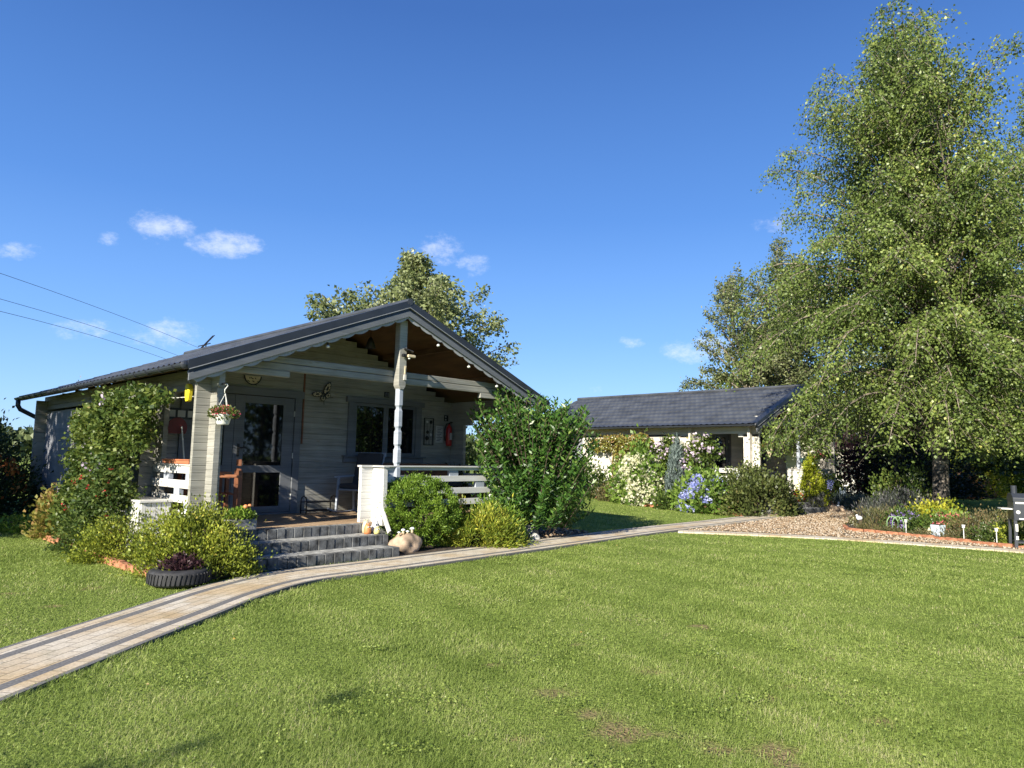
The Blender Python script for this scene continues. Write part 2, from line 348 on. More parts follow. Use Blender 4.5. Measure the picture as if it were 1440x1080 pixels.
def mat_ground():
    m_, nt, N, L, b = newmat('lawn_ground')
    tc = N.new('ShaderNodeTexCoord')
    def noise(s, d=5): n = N.new('ShaderNodeTexNoise'); n.inputs['Scale'].default_value = s; n.inputs['Detail'].default_value = d; L.new(tc.outputs['Object'], n.inputs['Vector']); return n
    n1, n2 = noise(.6), noise(45, 8)
    r1 = ramp(N, [(.35, (.18, .24, .048)), (.6, (.24, .31, .065))]); L.new(n1.outputs['Fac'], r1.inputs[0])
    r2 = ramp(N, [(.3, (.35, .35, .35)), (.65, (1.2, 1.2, 1.2))]); L.new(n2.outputs['Fac'], r2.inputs[0])
    ml = N.new('ShaderNodeMix'); ml.data_type = 'RGBA'; ml.blend_type = 'MULTIPLY'; ml.inputs['Factor'].default_value = 1; L.new(r1.outputs[0], ml.inputs[6]); L.new(r2.outputs[0], ml.inputs[7])
    at_ = N.new('ShaderNodeAttribute'); at_.attribute_name = 'bare'
    rs = ramp(N, [(.3, (.15, .115, .05)), (.7, (.32, .25, .13))]); L.new(n2.outputs['Fac'], rs.inputs[0])
    mx = N.new('ShaderNodeMix'); mx.data_type = 'RGBA'; L.new(at_.outputs['Fac'], mx.inputs['Factor']); L.new(ml.outputs[2], mx.inputs[6]); L.new(rs.outputs[0], mx.inputs[7])
    L.new(mx.outputs[2], b.inputs['Base Color']); b.inputs['Roughness'].default_value = .9; b.inputs['Specular IOR Level'].default_value = .1
    bp = N.new('ShaderNodeBump'); bp.inputs['Strength'].default_value = 1; bp.inputs['Distance'].default_value = .03; L.new(n2.outputs['Fac'], bp.inputs['Height']); L.new(bp.outputs[0], b.inputs['Normal'])
    return m_
M['ground'] = mat_ground()
def mat_grass():
    m_, nt, N, L, b = newmat('grass_blades')
    at_ = N.new('ShaderNodeAttribute'); at_.attribute_name = 'rnd'
    tc = N.new('ShaderNodeTexCoord'); nz = N.new('ShaderNodeTexNoise'); nz.inputs['Scale'].default_value = .9; nz.inputs['Detail'].default_value = 5; nz.inputs['Roughness'].default_value = .65; L.new(tc.outputs['Object'], nz.inputs['Vector'])
    nb = N.new('ShaderNodeMapRange'); nb.inputs['From Min'].default_value = .3; nb.inputs['From Max'].default_value = .7; nb.inputs['To Min'].default_value = -.34; nb.inputs['To Max'].default_value = .34; L.new(nz.outputs['Fac'], nb.inputs['Value'])
    a0 = N.new('ShaderNodeMath'); a0.operation = 'ADD'; L.new(at_.outputs['Fac'], a0.inputs[0]); L.new(nb.outputs[0], a0.inputs[1])
    # faint mowing lanes running along the path, wobbling
    mp = N.new('ShaderNodeMapping'); mp.inputs['Rotation'].default_value = (0, 0, -.55); L.new(tc.outputs['Object'], mp.inputs[0])
    wv = N.new('ShaderNodeTexWave'); wv.inputs['Scale'].default_value = .42; wv.inputs['Distortion'].default_value = 2.2; wv.inputs['Detail'].default_value = 3; wv.inputs['Detail Scale'].default_value = .6; L.new(mp.outputs[0], wv.inputs['Vector'])
    wr = N.new('ShaderNodeMapRange'); wr.inputs['To Min'].default_value = -.11; wr.inputs['To Max'].default_value = .11; L.new(wv.outputs['Fac'], wr.inputs['Value'])
    ad = N.new('ShaderNodeMath'); ad.operation = 'ADD'; L.new(a0.outputs[0], ad.inputs[0]); L.new(wr.outputs[0], ad.inputs[1])
    r = ramp(N, [(0, (.15, .22, .038)), (.35, (.262, .342, .076)), (.7, (.37, .45, .125)), (.93, (.47, .49, .18)), (1, (.54, .50, .28))]); L.new(ad.outputs[0], r.inputs[0])
    L.new(r.outputs[0], b.inputs['Base Color']); b.inputs['Roughness'].default_value = .5; b.inputs['Specular IOR Level'].default_value = .3
    tr = N.new('ShaderNodeBsdfTranslucent'); L.new(r.outputs[0], tr.inputs['Color'])
    mx = N.new('ShaderNodeMixShader'); mx.inputs[0].default_value = .42; out = N.get('Material Output')
    L.new(b.outputs[0], mx.inputs[1]); L.new(tr.outputs[0], mx.inputs[2]); L.new(mx.outputs[0], out.inputs[0]); return m_
M['grass'] = mat_grass()
def mat_path():
    """beige block paving with two dark bands and grey kerbs; UV: x across 0..W in metres, y along in metres"""
    m_, nt, N, L, b = newmat('block_paving')
    uv = N.new('ShaderNodeUVMap'); sx = N.new('ShaderNodeSeparateXYZ'); L.new(uv.outputs[0], sx.inputs[0])
    tc = N.new('ShaderNodeTexCoord')
    def noise(s, d=5): n = N.new('ShaderNodeTexNoise'); n.inputs['Scale'].default_value = s; n.inputs['Detail'].default_value = d; L.new(tc.outputs['Object'], n.inputs['Vector']); return n
    br = N.new('ShaderNodeTexBrick'); br.offset = .5; br.inputs['Scale'].default_value = 1; br.inputs['Brick Width'].default_value = .2; br.inputs['Row Height'].default_value = .1; br.inputs['Mortar Size'].default_value = .0035; br.inputs['Mortar Smooth'].default_value = .3
    br.inputs['Color1'].default_value = (.54, .46, .34, 1); br.inputs['Color2'].default_value = (.64, .58, .475, 1); br.inputs['Mortar'].default_value = (.16, .13, .10, 1); br.inputs['Bias'].default_value = 0
    sw = N.new('ShaderNodeCombineXYZ'); L.new(sx.outputs['Y'], sw.inputs['X']); L.new(sx.outputs['X'], sw.inputs['Y']); L.new(sw.outputs[0], br.inputs['Vector'])
    # bands across
    nb = noise(1.3, 4); rb = ramp(N, [(.38, (.50, .50, .50)), (.55, (1, 1, 1)), (.75, (1.12, 1.08, 1.0))]); 
    rb = ramp(N, [(.35, (.88, .76, .58)), (.55, (1.0, 1.0, 1.0)), (.75, (1, 1, 1))]); L.new(nb.outputs['Fac'], rb.inputs[0])
    ml = N.new('ShaderNodeMix'); ml.data_type = 'RGBA'; ml.blend_type = 'MULTIPLY'; ml.inputs['Factor'].default_value = 1; L.new(br.outputs['Color'], ml.inputs[6]); L.new(rb.outputs[0], ml.inputs[7])
    ns = noise(60, 6); rs = ramp(N, [(.3, (.7, .7, .7)), (.6, (1.05, 1.05, 1.05))]); L.new(ns.outputs['Fac'], rs.inputs[0])
    m2 = N.new('ShaderNodeMix'); m2.data_type = 'RGBA'; m2.blend_type = 'MULTIPLY'; m2.inputs['Factor'].default_value = 1; L.new(ml.outputs[2], m2.inputs[6]); L.new(rs.outputs[0], m2.inputs[7])
    n3 = noise(5.5, 8); r3 = ramp(N, [(.50, (0, 0, 0)), (.66, (1, 1, 1))]); L.new(n3.outputs['Fac'], r3.inputs[0])
    mo = N.new('ShaderNodeMath'); mo.operation = 'MULTIPLY'; L.new(r3.outputs[0], mo.inputs[0]); fr_ = N.new('ShaderNodeMapRange'); fr_.inputs['To Min'].default_value = .16; fr_.inputs['To Max'].default_value = .9; L.new(br.outputs['Fac'], fr_.inputs['Value']); L.new(fr_.outputs[0], mo.inputs[1])
    m3 = N.new('ShaderNodeMix'); m3.data_type = 'RGBA'; m3.inputs[7].default_value = (.13, .12, .055, 1); L.new(mo.outputs[0], m3.inputs['Factor']); L.new(m2.outputs[2], m3.inputs[6]); m2 = m3
    at_ = N.new('ShaderNodeAttribute'); at_.attribute_name = 'band'        # 1 on the dark courses
    dk = N.new('ShaderNodeMix'); dk.data_type = 'RGBA'; rk = ramp(N, [(.3, (.095, .092, .09)), (.65, (.185, .178, .17))]); L.new(ns.outputs['Fac'], rk.inputs[0]); L.new(rk.outputs[0], dk.inputs[7]); L.new(at_.outputs['Fac'], dk.inputs['Factor']); L.new(m2.outputs[2], dk.inputs[6])
    L.new(dk.outputs[2], b.inputs['Base Color']); b.inputs['Roughness'].default_value = .85
    bp = N.new('ShaderNodeBump'); bp.inputs['Strength'].default_value = .5; bp.inputs['Distance'].default_value = .004; bp.invert = True; L.new(br.outputs['Fac'], bp.inputs['Height'])
    b2 = N.new('ShaderNodeBump'); b2.inputs['Strength'].default_value = .4; b2.inputs['Distance'].default_value = .003; L.new(ns.outputs['Fac'], b2.inputs['Height']); L.new(bp.outputs[0], b2.inputs['Normal']); L.new(b2.outputs[0], b.inputs['Normal'])
    return m_
M['path'] = mat_path()
def mat_gravel(name, stops, scale=38):
    m_, nt, N, L, b = newmat(name)
    tc = N.new('ShaderNodeTexCoord'); vo = N.new('ShaderNodeTexVoronoi'); vo.inputs['Scale'].default_value = scale; L.new(tc.outputs['Object'], vo.inputs['Vector'])
    sx = N.new('ShaderNodeSeparateXYZ'); L.new(vo.outputs['Color'], sx.inputs[0]); r = ramp(N, stops); L.new(sx.outputs['X'], r.inputs[0])
    dr = N.new('ShaderNodeMapRange'); dr.inputs['From Min'].default_value = .25; dr.inputs['From Max'].default_value = .6; dr.inputs['To Min'].default_value = 1; dr.inputs['To Max'].default_value = .25; L.new(vo.outputs['Distance'], dr.inputs['Value'])
    ml = N.new('ShaderNodeMix'); ml.data_type = 'RGBA'; ml.blend_type = 'MULTIPLY'; ml.inputs['Factor'].default_value = 1; L.new(r.outputs[0], ml.inputs[6]); L.new(dr.outputs[0], ml.inputs[7])
    L.new(ml.outputs[2], b.inputs['Base Color']); b.inputs['Roughness'].default_value = .85
    bp = N.new('ShaderNodeBump'); bp.invert = True; bp.inputs['Strength'].default_value = 1; bp.inputs['Distance'].default_value = .02; L.new(vo.outputs['Distance'], bp.inputs['Height']); L.new(bp.outputs[0], b.inputs['Normal'])
    return m_
GR = [(0, (.12, .08, .045)), (.3, (.28, .185, .105)), (.6, (.34, .26, .17)), (.9, (.46, .39, .30))]
M['gravel'] = mat_gravel('gravel_bed', GR)
def mat_rnd(name, stops, rough=.8):
    m_, nt, N, L, b = newmat(name); at_ = N.new('ShaderNodeAttribute'); at_.attribute_name = 'rnd'; r = ramp(N, stops)
    L.new(at_.outputs['Fac'], r.inputs[0]); L.new(r.outputs[0], b.inputs['Base Color']); b.inputs['Roughness'].default_value = rough; return m_
M['pebble'] = mat_rnd('loose_pebbles', GR)

LF = {
 'birch': mat_leaf('birch_leaves', greens((.06, .095, .022), (.14, .195, .044), (.27, .325, .085), (.44, .42, .11)), trans=.28, rough=.4),
 'birch_far': mat_leaf('far_birch_leaves', greens((.075, .095, .036), (.15, .175, .065), (.27, .285, .13)), trans=.3),
 'maple': mat_leaf('silver_maple_leaves', greens((.10, .13, .045), (.20, .235, .085), (.36, .39, .21), (.46, .48, .34)), trans=.3),
 'weed': mat_leaf('clover_leaves', greens((.11, .17, .03), (.19, .26, .05), (.28, .34, .08)), trans=.3),
 'laurel': mat_leaf('laurel_leaves', greens((.018, .055, .010), (.045, .110, .018), (.11, .20, .035), (.19, .25, .06)), trans=.18, rough=.38, spec=.4),
 'thuja': mat_leaf('thuja_sprays', greens((.07, .14, .018), (.16, .26, .032), (.26, .37, .055)), trans=.3),
 'goldjun': mat_leaf('golden_juniper_sprays', greens((.06, .11, .014), (.18, .24, .028), (.52, .50, .07)), trans=.3),
 'yellowbush': mat_leaf('yellow_green_leaves', greens((.07, .10, .016), (.21, .26, .032), (.42, .44, .06), (.58, .50, .10)), trans=.3),
 'midgreen': mat_leaf('mid_green_leaves', greens((.03, .06, .014), (.075, .12, .026), (.16, .20, .045)), trans=.3),
 'rose': mat_leaf('climbing_rose_leaves', greens((.035, .07, .015), (.10, .15, .03), (.21, .25, .055), (.26, .22, .07)), trans=.32),
 'darkgreen': mat_leaf('dark_green_leaves', greens((.012, .028, .010), (.026, .050, .016), (.055, .085, .025)), trans=.25),
 'conifer': mat_leaf('dark_conifer_sprays', greens((.006, .014, .006), (.012, .024, .010), (.026, .040, .016)), trans=.1),
 'purple': mat_leaf('purple_leaves', greens((.025, .012, .014), (.055, .024, .03), (.10, .06, .065)), trans=.25),
 'lavender': mat_leaf('grey_purple_lavender', greens((.035, .045, .035), (.07, .08, .065), (.14, .12, .15)), trans=.15),
 'silver': mat_leaf('silver_blue_needles', greens((.07, .10, .09), (.13, .17, .16), (.22, .27, .25)), trans=.15),
 'heath': mat_leaf('heather_sprigs', greens((.06, .07, .03), (.13, .13, .05), (.26, .18, .09)), trans=.25),
 'weigela': mat_leaf('olive_red_leaves', greens((.045, .06, .02), (.10, .13, .035), (.19, .20, .065), (.28, .16, .09)), trans=.28),
 'orangevine': mat_leaf('orange_green_vine_leaves', greens((.10, .14, .03), (.26, .24, .05), (.45, .26, .12)), trans=.3),
 'limecone': mat_leaf('lime_conifer_sprays', greens((.18, .24, .02), (.36, .42, .03), (.55, .56, .06)), trans=.3),
 'hydr': mat_leaf('hydrangea_leaves', greens((.06, .12, .022), (.15, .24, .04), (.28, .38, .08)), trans=.3),
 'bl_blue': mat_leaf('blue_petals', [(0, (.20, .24, .55)), (.5, (.34, .38, .72)), (1, (.55, .56, .82))], trans=.3),
 'bl_white': mat_leaf('cream_petals', [(0, (.50, .52, .30)), (.5, (.68, .68, .46)), (1, (.80, .78, .64))], trans=.3),
 'bl_mauve': mat_leaf('pale_mauve_petals', [(0, (.45, .34, .48)), (.5, (.66, .54, .66)), (1, (.80, .72, .78))], trans=.3),
 'bl_pink': mat_leaf('pink_petals', [(0, (.60, .06, .12)), (.5, (.78, .14, .20)), (1, (.85, .34, .30))], trans=.3),
 'bl_orange': mat_leaf('rusty_orange_petals', [(0, (.34, .10, .02)), (.6, (.55, .20, .05)), (1, (.6, .3, .1))], trans=.3),
 'bl_purple': mat_leaf('purple_petals', [(0, (.16, .10, .30)), (.5, (.28, .20, .52)), (1, (.5, .42, .68))], trans=.3),
 'bl_red': mat_leaf('red_petals', [(0, (.35, .03, .03)), (1, (.6, .1, .06))], trans=.3),
 'yellowleaf': mat_leaf('bright_yellow_leaves', greens((.13, .18, .02), (.33, .35, .03), (.58, .54, .06)), trans=.3),
 'redhedge': mat_leaf('brown_red_leaves', greens((.05, .035, .02), (.11, .06, .03), (.19, .09, .05)), trans=.25),
 'wood': mat_leaf('distant_wood_leaves', greens((.05, .075, .03), (.09, .12, .045), (.14, .17, .07)), trans=.25),
}

# ------------------------------------------------------------------ the setting: lawn, paths, gravel, beds
def catmull(P, n=8):
    P = [np.array(p, float) for p in P]; P = [2 * P[0] - P[1]] + P + [2 * P[-1] - P[-2]]; out = []
    for i in range(1, len(P) - 2):
        for k in range(n):
            t = k / n; a, b, c, d = P[i - 1], P[i], P[i + 1], P[i + 2]
            out.append(.5 * ((2 * b) + (-a + c) * t + (2 * a - 5 * b + 4 * c - d) * t * t + (-a + 3 * b - 3 * c + d) * t ** 3))
    out.append(P[-2]); return np.array(out)
PATH_MAIN = catmull([(-3.75, -1.5), (-3.07, 4.4), (-2.87, 6.0), (-2.72, 7.1), c1(.75, -1.42), c1(2, -1.36), c1(5, -1.17), c1(8.5, -.93), c1(12, -.87), c1(16, -.74), c1(19, -.62), c1(21.5, -.62)], 10)
PATH_EDGE = catmull([c1(9.1, -1.35), c1(9.75, -2.5), c1(10.2, -3.5), c1(10.5, -4.4), c1(10.75, -5.4), c1(10.95, -6.7), c1(11.0, -8.5), c1(10.9, -11)], 8)
def strip(name, C, W, z, bands, th=.05):
    """paved strip with its own slightly raised kerbs; bands = offsets across where the dark courses are"""
    d = np.gradient(C, axis=0); d /= np.linalg.norm(d, axis=1, keepdims=True); nrm = np.stack([d[:, 1], -d[:, 0]], 1)
    s = np.concatenate([[0], np.cumsum(np.linalg.norm(np.diff(C, axis=0), axis=1))])
    offs = sorted(set([0, W] + [o for b in bands for o in b]))
    V = []; UV = []
    for i in range(len(C)):
        for o in [0] + offs + [W]:
            p = C[i] + nrm[i] * (o - W / 2); V.append((p[0], p[1], float(hgt(p[0], p[1])) + z)); UV.append((o, s[i]))
        k = len(offs) + 2
        V[i * k] = (V[i * k][0], V[i * k][1], V[i * k][2] - th); V[i * k + k - 1] = (V[i * k + k - 1][0], V[i * k + k - 1][1], V[i * k + k - 1][2] - th)
    k = len(offs) + 2; mb = MB(); mb.v = V; mb.uv = UV; mid = []
    for i in range(len(C) - 1):
        for j in range(k - 1):
            mb.f.append((i * k + j, i * k + j + 1, (i + 1) * k + j + 1, (i + 1) * k + j)); mid.append((([0] + offs + [W])[j] + ([0] + offs + [W])[j + 1]) / 2)
    o = mb.build(name, M['path']); a = o.data.attributes.new('band', 'FLOAT', 'FACE')
    a.data.foreach_set('value', [1.0 if any(b0 <= x <= b1 for b0, b1 in bands) or (bands and x in (0, W)) else 0.0 for x in mid])
    return tag(o, kind='structure')
W1 = .84
strip('path', PATH_MAIN, W1, .016, [(0, .035), (.135, .22), (W1 - .22, W1 - .135), (W1 - .035, W1)])
strip('side_path', PATH_EDGE, .42, .012, [], .03)

BED_BRICKS = catmull([c1(12.9, -3.2), c1(12.15, -3.6), c1(12.1, -4.06), c1(11.93, -4.9), c1(11.65, -5.64), c1(11.4, -6.4), c1(11.42, -7.6)], 8)
BED_POLY = [tuple(p) for p in BED_BRICKS] + [c1(13.6, -8.2), c1(15.2, -6.5), c1(17, -4.6), c1(17.3, -3.6), c1(15.5, -2.9), c1(14, -2.9)]
GRAVEL_POLY = [c1(9.2, -1.42), c1(12, -1.32), c1(16, -1.19), c1(20, -1.07), c1(19.4, -2.6), c1(17.4, -3.4), c1(15.5, -2.85), c1(14, -2.85)] + [tuple(p) for p in BED_BRICKS] + [c1(11.2, -8.6)] + [tuple(p) for p in PATH_EDGE[::-1][14:]]
LEFT_BED = [c1(-.42, 8.9), c1(-.36, 4.1), c1(-.36, 1.9), c1(-.38, -.5), c1(-.28, -1.15), c1(.3, -1.0), c1(.42, 0), c1(.45, 9)]
RIGHT_BED = [c1(2.6, -.93), c1(5, -.76), c1(7.2, -.6), c1(7.6, .3), c1(6.6, 1.2), c1(2.6, .3)]
C2_BED = [c2(-.5, 9), c2(-.75, 5), c2(-.85, 2.5), c2(-1.0, 1.0), c2(-.8, -.15), c2(.3, -.4), c2(.42, 0), c2(.45, 9)]
C2_FRONT_BED = [c2(2.75, -.45), c2(4.5, -.3), c2(6.4, -.2), c2(6.3, .3), c2(2.75, .25)]
def poly_sheet(name, P, mat, z, kind='structure'):
    P = [np.array(p) for p in P]; c = sum(P) / len(P); mb = MB(); n = len(P)
    ring = []
    for p in P: ring.append((p[0], p[1], float(hgt(*p)) + z))
    import mathutils.geometry as mg
    tri = mg.tessellate_polygon([[Vector(v) for v in ring]])
    mb.poly(ring, [t for t in tri]); me = mb
    o = me.build(name, mat)
    for p in o.data.polygons:
        if p.normal.z < 0: p.flip()
    return tag(o, kind=kind)
poly_sheet('gravel', GRAVEL_POLY, M['gravel'], .006)
poly_sheet('soil', BED_POLY, M['soil'], .012)
poly_sheet('soil', LEFT_BED, M['soil'], .012)
poly_sheet('soil', RIGHT_BED, M['soil'], .012)
poly_sheet('soil', C2_BED, M['soil'], .02)
poly_sheet('soil', C2_FRONT_BED, M['soil'], .012)

BARE = [(.62, 3.72, .24), (.42, 3.92, .12), (.27, 4.25, .13), (.95, 4.75, .11), (1.55, 4.25, .06), (-.1, 4.8, .07), (.5, 5.35, .07), (2.9, 8.0, .12), (1.6, 6.0, .10), (1.25, 3.45, .20), (1.05, 3.5, .12), (2.3, 5.1, .07),
        (-4.2, 7.1, .12), (-4.0, 6.3, .08), (-4.7, 6.8, .09), (-5.6, 9.0, .10), (2.0, 3.9, .09), (.05, 3.6, .08), (1.75, 4.45, .08)]
def bare_at(x, y):
    b = np.zeros_like(x)
    for (bx, by, r) in BARE:
        w = 1 + .35 * np.sin(17 * x + 3 * by) + .3 * np.cos(23 * y + 5 * bx) + .25 * np.sin(41 * (x + y))
        d = np.hypot((x - bx) / 1.15, y - by) / (r * .72 * w + 1e-3); b = np.maximum(b, 1 - sstep(.5, 1.25, d))
    return b
def build_ground():
    ax = np.concatenate([[-600, -200, -80, -40, -25], np.arange(-18, -5, .5), np.arange(-5, 5, .08), np.arange(5, 34, .5), [38, 45, 60, 90, 200, 600]])
    ay = np.concatenate([[-300, -80, -30], np.arange(-12, 2.4, .6), np.arange(2.4, 10.5, .08), np.arange(10.5, 50, .5), [55, 65, 90, 150, 400, 1200]])
    X, Y = np.meshgrid(ax, ay); Z = hgt(X, Y) + .010 * np.sin(1.1 * X + .6) * np.cos(.9 * Y) * (np.abs(X) < 30) - .012
    Z = Z + .012 * bare_at(X, Y) * np.sin(60 * X) * np.cos(53 * Y)
    nx, ny = len(ax), len(ay); V = np.stack([X, Y, Z], -1).reshape(-1, 3)
    I = np.arange(nx * ny).reshape(ny, nx); F_ = np.stack([I[:-1, :-1], I[:-1, 1:], I[1:, 1:], I[1:, :-1]], -1).reshape(-1, 4)
    o = np_mesh('lawn', V, F_, M['ground'], smooth=True); tag(o, kind='structure')
    a = o.data.attributes.new('bare', 'FLOAT', 'POINT'); a.data.foreach_set('value', bare_at(X, Y).ravel().astype(np.float32))
build_ground()

def in_poly(x, y, P):
    P = np.array(P); r = np.zeros(x.shape, bool); j = len(P) - 1
    for i in range(len(P)):
        xi, yi = P[i]; xj, yj = P[j]
        r ^= ((yi > y) != (yj > y)) & (x < (xj - xi) * (y - yi) / (yj - yi + 1e-12) + xi); j = i
    return r
def near_line(x, y, C, w):
    r = np.zeros(x.shape, bool)
    for a, b in zip(C[:-1], C[1:]):
        d = b - a; L2 = d @ d; t = np.clip(((x - a[0]) * d[0] + (y - a[1]) * d[1]) / L2, 0, 1)
        r |= (x - a[0] - t * d[0]) ** 2 + (y - a[1] - t * d[1]) ** 2 < w * w
    return r
def blocked(x, y):
    b = near_line(x, y, PATH_MAIN, W1 / 2 - .018) | near_line(x, y, PATH_EDGE, .19)
    for P in (BED_POLY, GRAVEL_POLY, LEFT_BED, RIGHT_BED, C2_BED, C2_FRONT_BED): b |= in_poly(x, y, P)
    for O in (O1, O2, O3):
        u = (x - O[0]) * UD[0] + (y - O[1]) * UD[1]; v = (x - O[0]) * VD[0] + (y - O[1]) * VD[1]
        b |= (u > .4) & (u < 6.2) & (v > -.1) & (v < 8.8)
        b |= (u > .3) & (u < 2.65) & (v > -.9) & (v < .1)
    return b
def build_grass():
    PX = []; PY = []; DD = []
    r_in, r_out = 2.6, 40.0; n = 1150000
    # density falls with distance: equal numbers per log-distance, so blades stay about as dense in the picture
    lr = rng.random(n); r = r_in * (r_out / r_in) ** (lr ** 1.15); th = (rng.random(n) - .5) * R(92)
    x = r * np.sin(th); y = r * np.cos(th)
    ok = ~blocked(x, y)
    b = bare_at(x, y); pn = .5 + .5 * np.sin(3.1 * x + 1.7 * np.sin(2.3 * y)) * np.cos(2.7 * y + 1.3 * np.sin(1.9 * x))
    ok &= rng.random(n) > b * .62 + .12 * pn
    x, y, r = x[ok], y[ok], r[ok]; n = len(x)
    tuf = np.sin(9.1 * x + 4 * np.sin(5.3 * y)) * np.sin(8.3 * y + 3.7 * np.sin(6.1 * x)); hgh = (.017 + .013 * rng.random(n) + .007 * tuf.clip(0, 1)) * (1 + .35 * np.sin(2.1 * x + y) * np.cos(1.7 * y - .6 * x)) * (1 + .008 * r)
    hgh *= np.where(near_line(x, y, PATH_MAIN, W1 / 2 + .05), 1.25, 1)
    w = .0022 * np.clip(r / 3.4, .9, 4.5) * (.7 + .6 * rng.random(n))
    z = hgt(x, y) + .010 * np.sin(1.1 * x + .6) * np.cos(.9 * y) - .016
    az = rng.random(n) * 2 * np.pi; lean = .4 + 1.0 * rng.random(n); d = np.stack([np.cos(az), np.sin(az)], 1); sd = np.stack([-d[:, 1], d[:, 0]], 1)
    base = np.stack([x, y, z], 1); hv = hgh[:, None]
    def pt(t, s):
        p = base.copy(); p[:, :2] += d * (lean * hgh * t * t)[:, None] * 1.0 + sd * (s * w)[:, None]; p[:, 2] += (hgh * t * (1 - .25 * lean * t)); return p
    V = np.stack([pt(0, -.5), pt(0, .5), pt(.6, .38), pt(.6, -.38), pt(1, .08), pt(1, -.08)], 1).reshape(-1, 3)
    I = (np.arange(n) * 6)[:, None]; F_ = np.concatenate([I + [0, 1, 2, 3], I + [3, 2, 4, 5]], 1).reshape(-1, 4)
    rr = np.clip(rng.normal(.42, .2, n), 0, 1); dead = rng.random(n) < .035; rr[dead] = .97
    o = np_mesh('grass', V, F_, M['grass'], rnd=np.repeat(rr, 2)); tag(o, 'short mown green grass covering the lawn', 'grass', kind='stuff')
build_grass()
def clover_and_leaves():
    n = 40; r = 2.8 + 12 * rng.random(n) ** 1.5; th = (rng.random(n) - .5) * R(70); x = r * np.sin(th); y = r * np.cos(th); ok = ~blocked(x, y); x, y = x[ok], y[ok]
    P = np.stack([x, y, hgt(x, y) + .03], 1); ax = rng.normal(size=P.shape); ax[:, 2] *= .2
    o = leaves('fallen_leaves', P, ax, .022, .016, mat_leaf('fallen_leaf', [(0, (.5, .35, .08)), (1, (.6, .5, .3))]), None)
    tag(o, 'small yellow fallen leaves scattered on the lawn', 'leaves', kind='stuff')
clover_and_leaves()
def clover():
    P = []; rg = np.random.default_rng(77)
    for i in range(150):
        r = 2.8 + 11 * rg.random() ** 1.2; th = (rg.random() - .5) * R(76); c = np.array([r * math.sin(th), r * math.cos(th)]); k = int(50 + 150 * rg.random())
        q = c + rg.normal(size=(k, 2)) * (.05 + .13 * rg.random()) * np.array([1.4, .8]); P.append(q)
    P = np.concatenate(P); P = P[~blocked(P[:, 0], P[:, 1])]; n = len(P); Q = np.column_stack([P, hgt(P[:, 0], P[:, 1]) + .012 + .016 * rg.random(n)])
    ax = rg.normal(size=(n, 3)); ax[:, 2] = .15 * ax[:, 2]
    o = leaves('clover', Q, ax, .013 * (.7 + .7 * rg.random(n)), .011, LF['weed'], None, .05); tag(o, 'small clover and weed leaves growing in patches in the lawn', 'clover', kind='stuff')
clover()

def pebbles(name, label, P, smin, smax, mat, n):
    P = np.array(P); lo, hi = P.min(0), P.max(0); x = lo[0] + (hi[0] - lo[0]) * rng.random(n); y = lo[1] + (hi[1] - lo[1]) * rng.random(n)
    ok = in_poly(x, y, P) & ~near_line(x, y, PATH_MAIN, W1 / 2) & ~near_line(x, y, PATH_EDGE, .2); x, y = x[ok], y[ok]; n = len(x)
    s = smin + (smax - smin) * rng.random(n); base = np.array([(1, 0, 0), (0, 1, 0), (-1, 0, 0), (0, -1, 0), (0, 0, 1), (0, 0, -1)], float)
    T = np.array([(0, 1, 4), (1, 2, 4), (2, 3, 4), (3, 0, 4), (1, 0, 5), (2, 1, 5), (3, 2, 5), (0, 3, 5)])
    a = rng.random(n) * 6.28; sc_ = np.stack([s, s * (.55 + .4 * rng.random(n)), s * .5], 1)
    V = base[None] * sc_[:, None, :] * (.85 + .3 * rng.random((n, 6, 1))); c, sn = np.cos(a)[:, None], np.sin(a)[:, None]
    V = np.stack([V[..., 0] * c - V[..., 1] * sn, V[..., 0] * sn + V[..., 1] * c, V[..., 2]], -1) + np.stack([x, y, hgt(x, y) + .012 + s * .3], 1)[:, None]
    F_ = (T[None] + (np.arange(n) * 6)[:, None, None]).reshape(-1, 3)
    o = np_mesh(name, V.reshape(-1, 3), F_, mat, rnd=np.repeat(rng.random(n), 8), smooth=True); tag(o, label, 'pebbles', kind='stuff')
pebbles('gravel_stones', 'loose tan and cream pebbles covering the gravel area', GRAVEL_POLY, .012, .034, M['pebble'], 42000)
pebbles('bed_pebbles', 'scattered pale pebbles on the dark soil bed beside the laurel', [c1(5.0, -.76), c1(7.4, -.6), c1(7.5, .3), c1(5, 0)], .015, .04, M['pebble'], 900)

# ------------------------------------------------------------------ cabins
HC = .095
SL = (3.778 - 2.457) / 3.30
def roof_z(u): return 2.457 + SL * min(u, 6.60 - u)
def courses(z0, z1):
    z = z0; 
    while z < z1 - .02: yield z, min(z + HC, z1); z += HC
def log_wall(mb, axis, f0, f1, a, b, z0, z1, openings=(), under=None):
    for za, zb in courses(z0, z1):
        aa, bb = a, b
        if under is not None:                       # gable: keep the board below the roof slope
            lim = (zb + under - 2.457) / SL
            aa = max(a, lim); bb = min(b, 6.60 - lim)
            if bb - aa < .1: continue
        spans = [(aa, bb)]
        for (oa, ob, oz0, oz1) in openings:
            if zb > oz0 + .01 and za < oz1 - .01:
                ns = []
                for (p, q) in spans:
                    if ob <= p or oa >= q: ns.append((p, q)); continue
                    if oa > p: ns.append((p, oa))
                    if ob < q: ns.append((ob, q))
                spans = ns
        for (p, q) in spans:
            if q - p > .03: mb.log(axis, f0, f1, p, q, za, zb)
    return mb
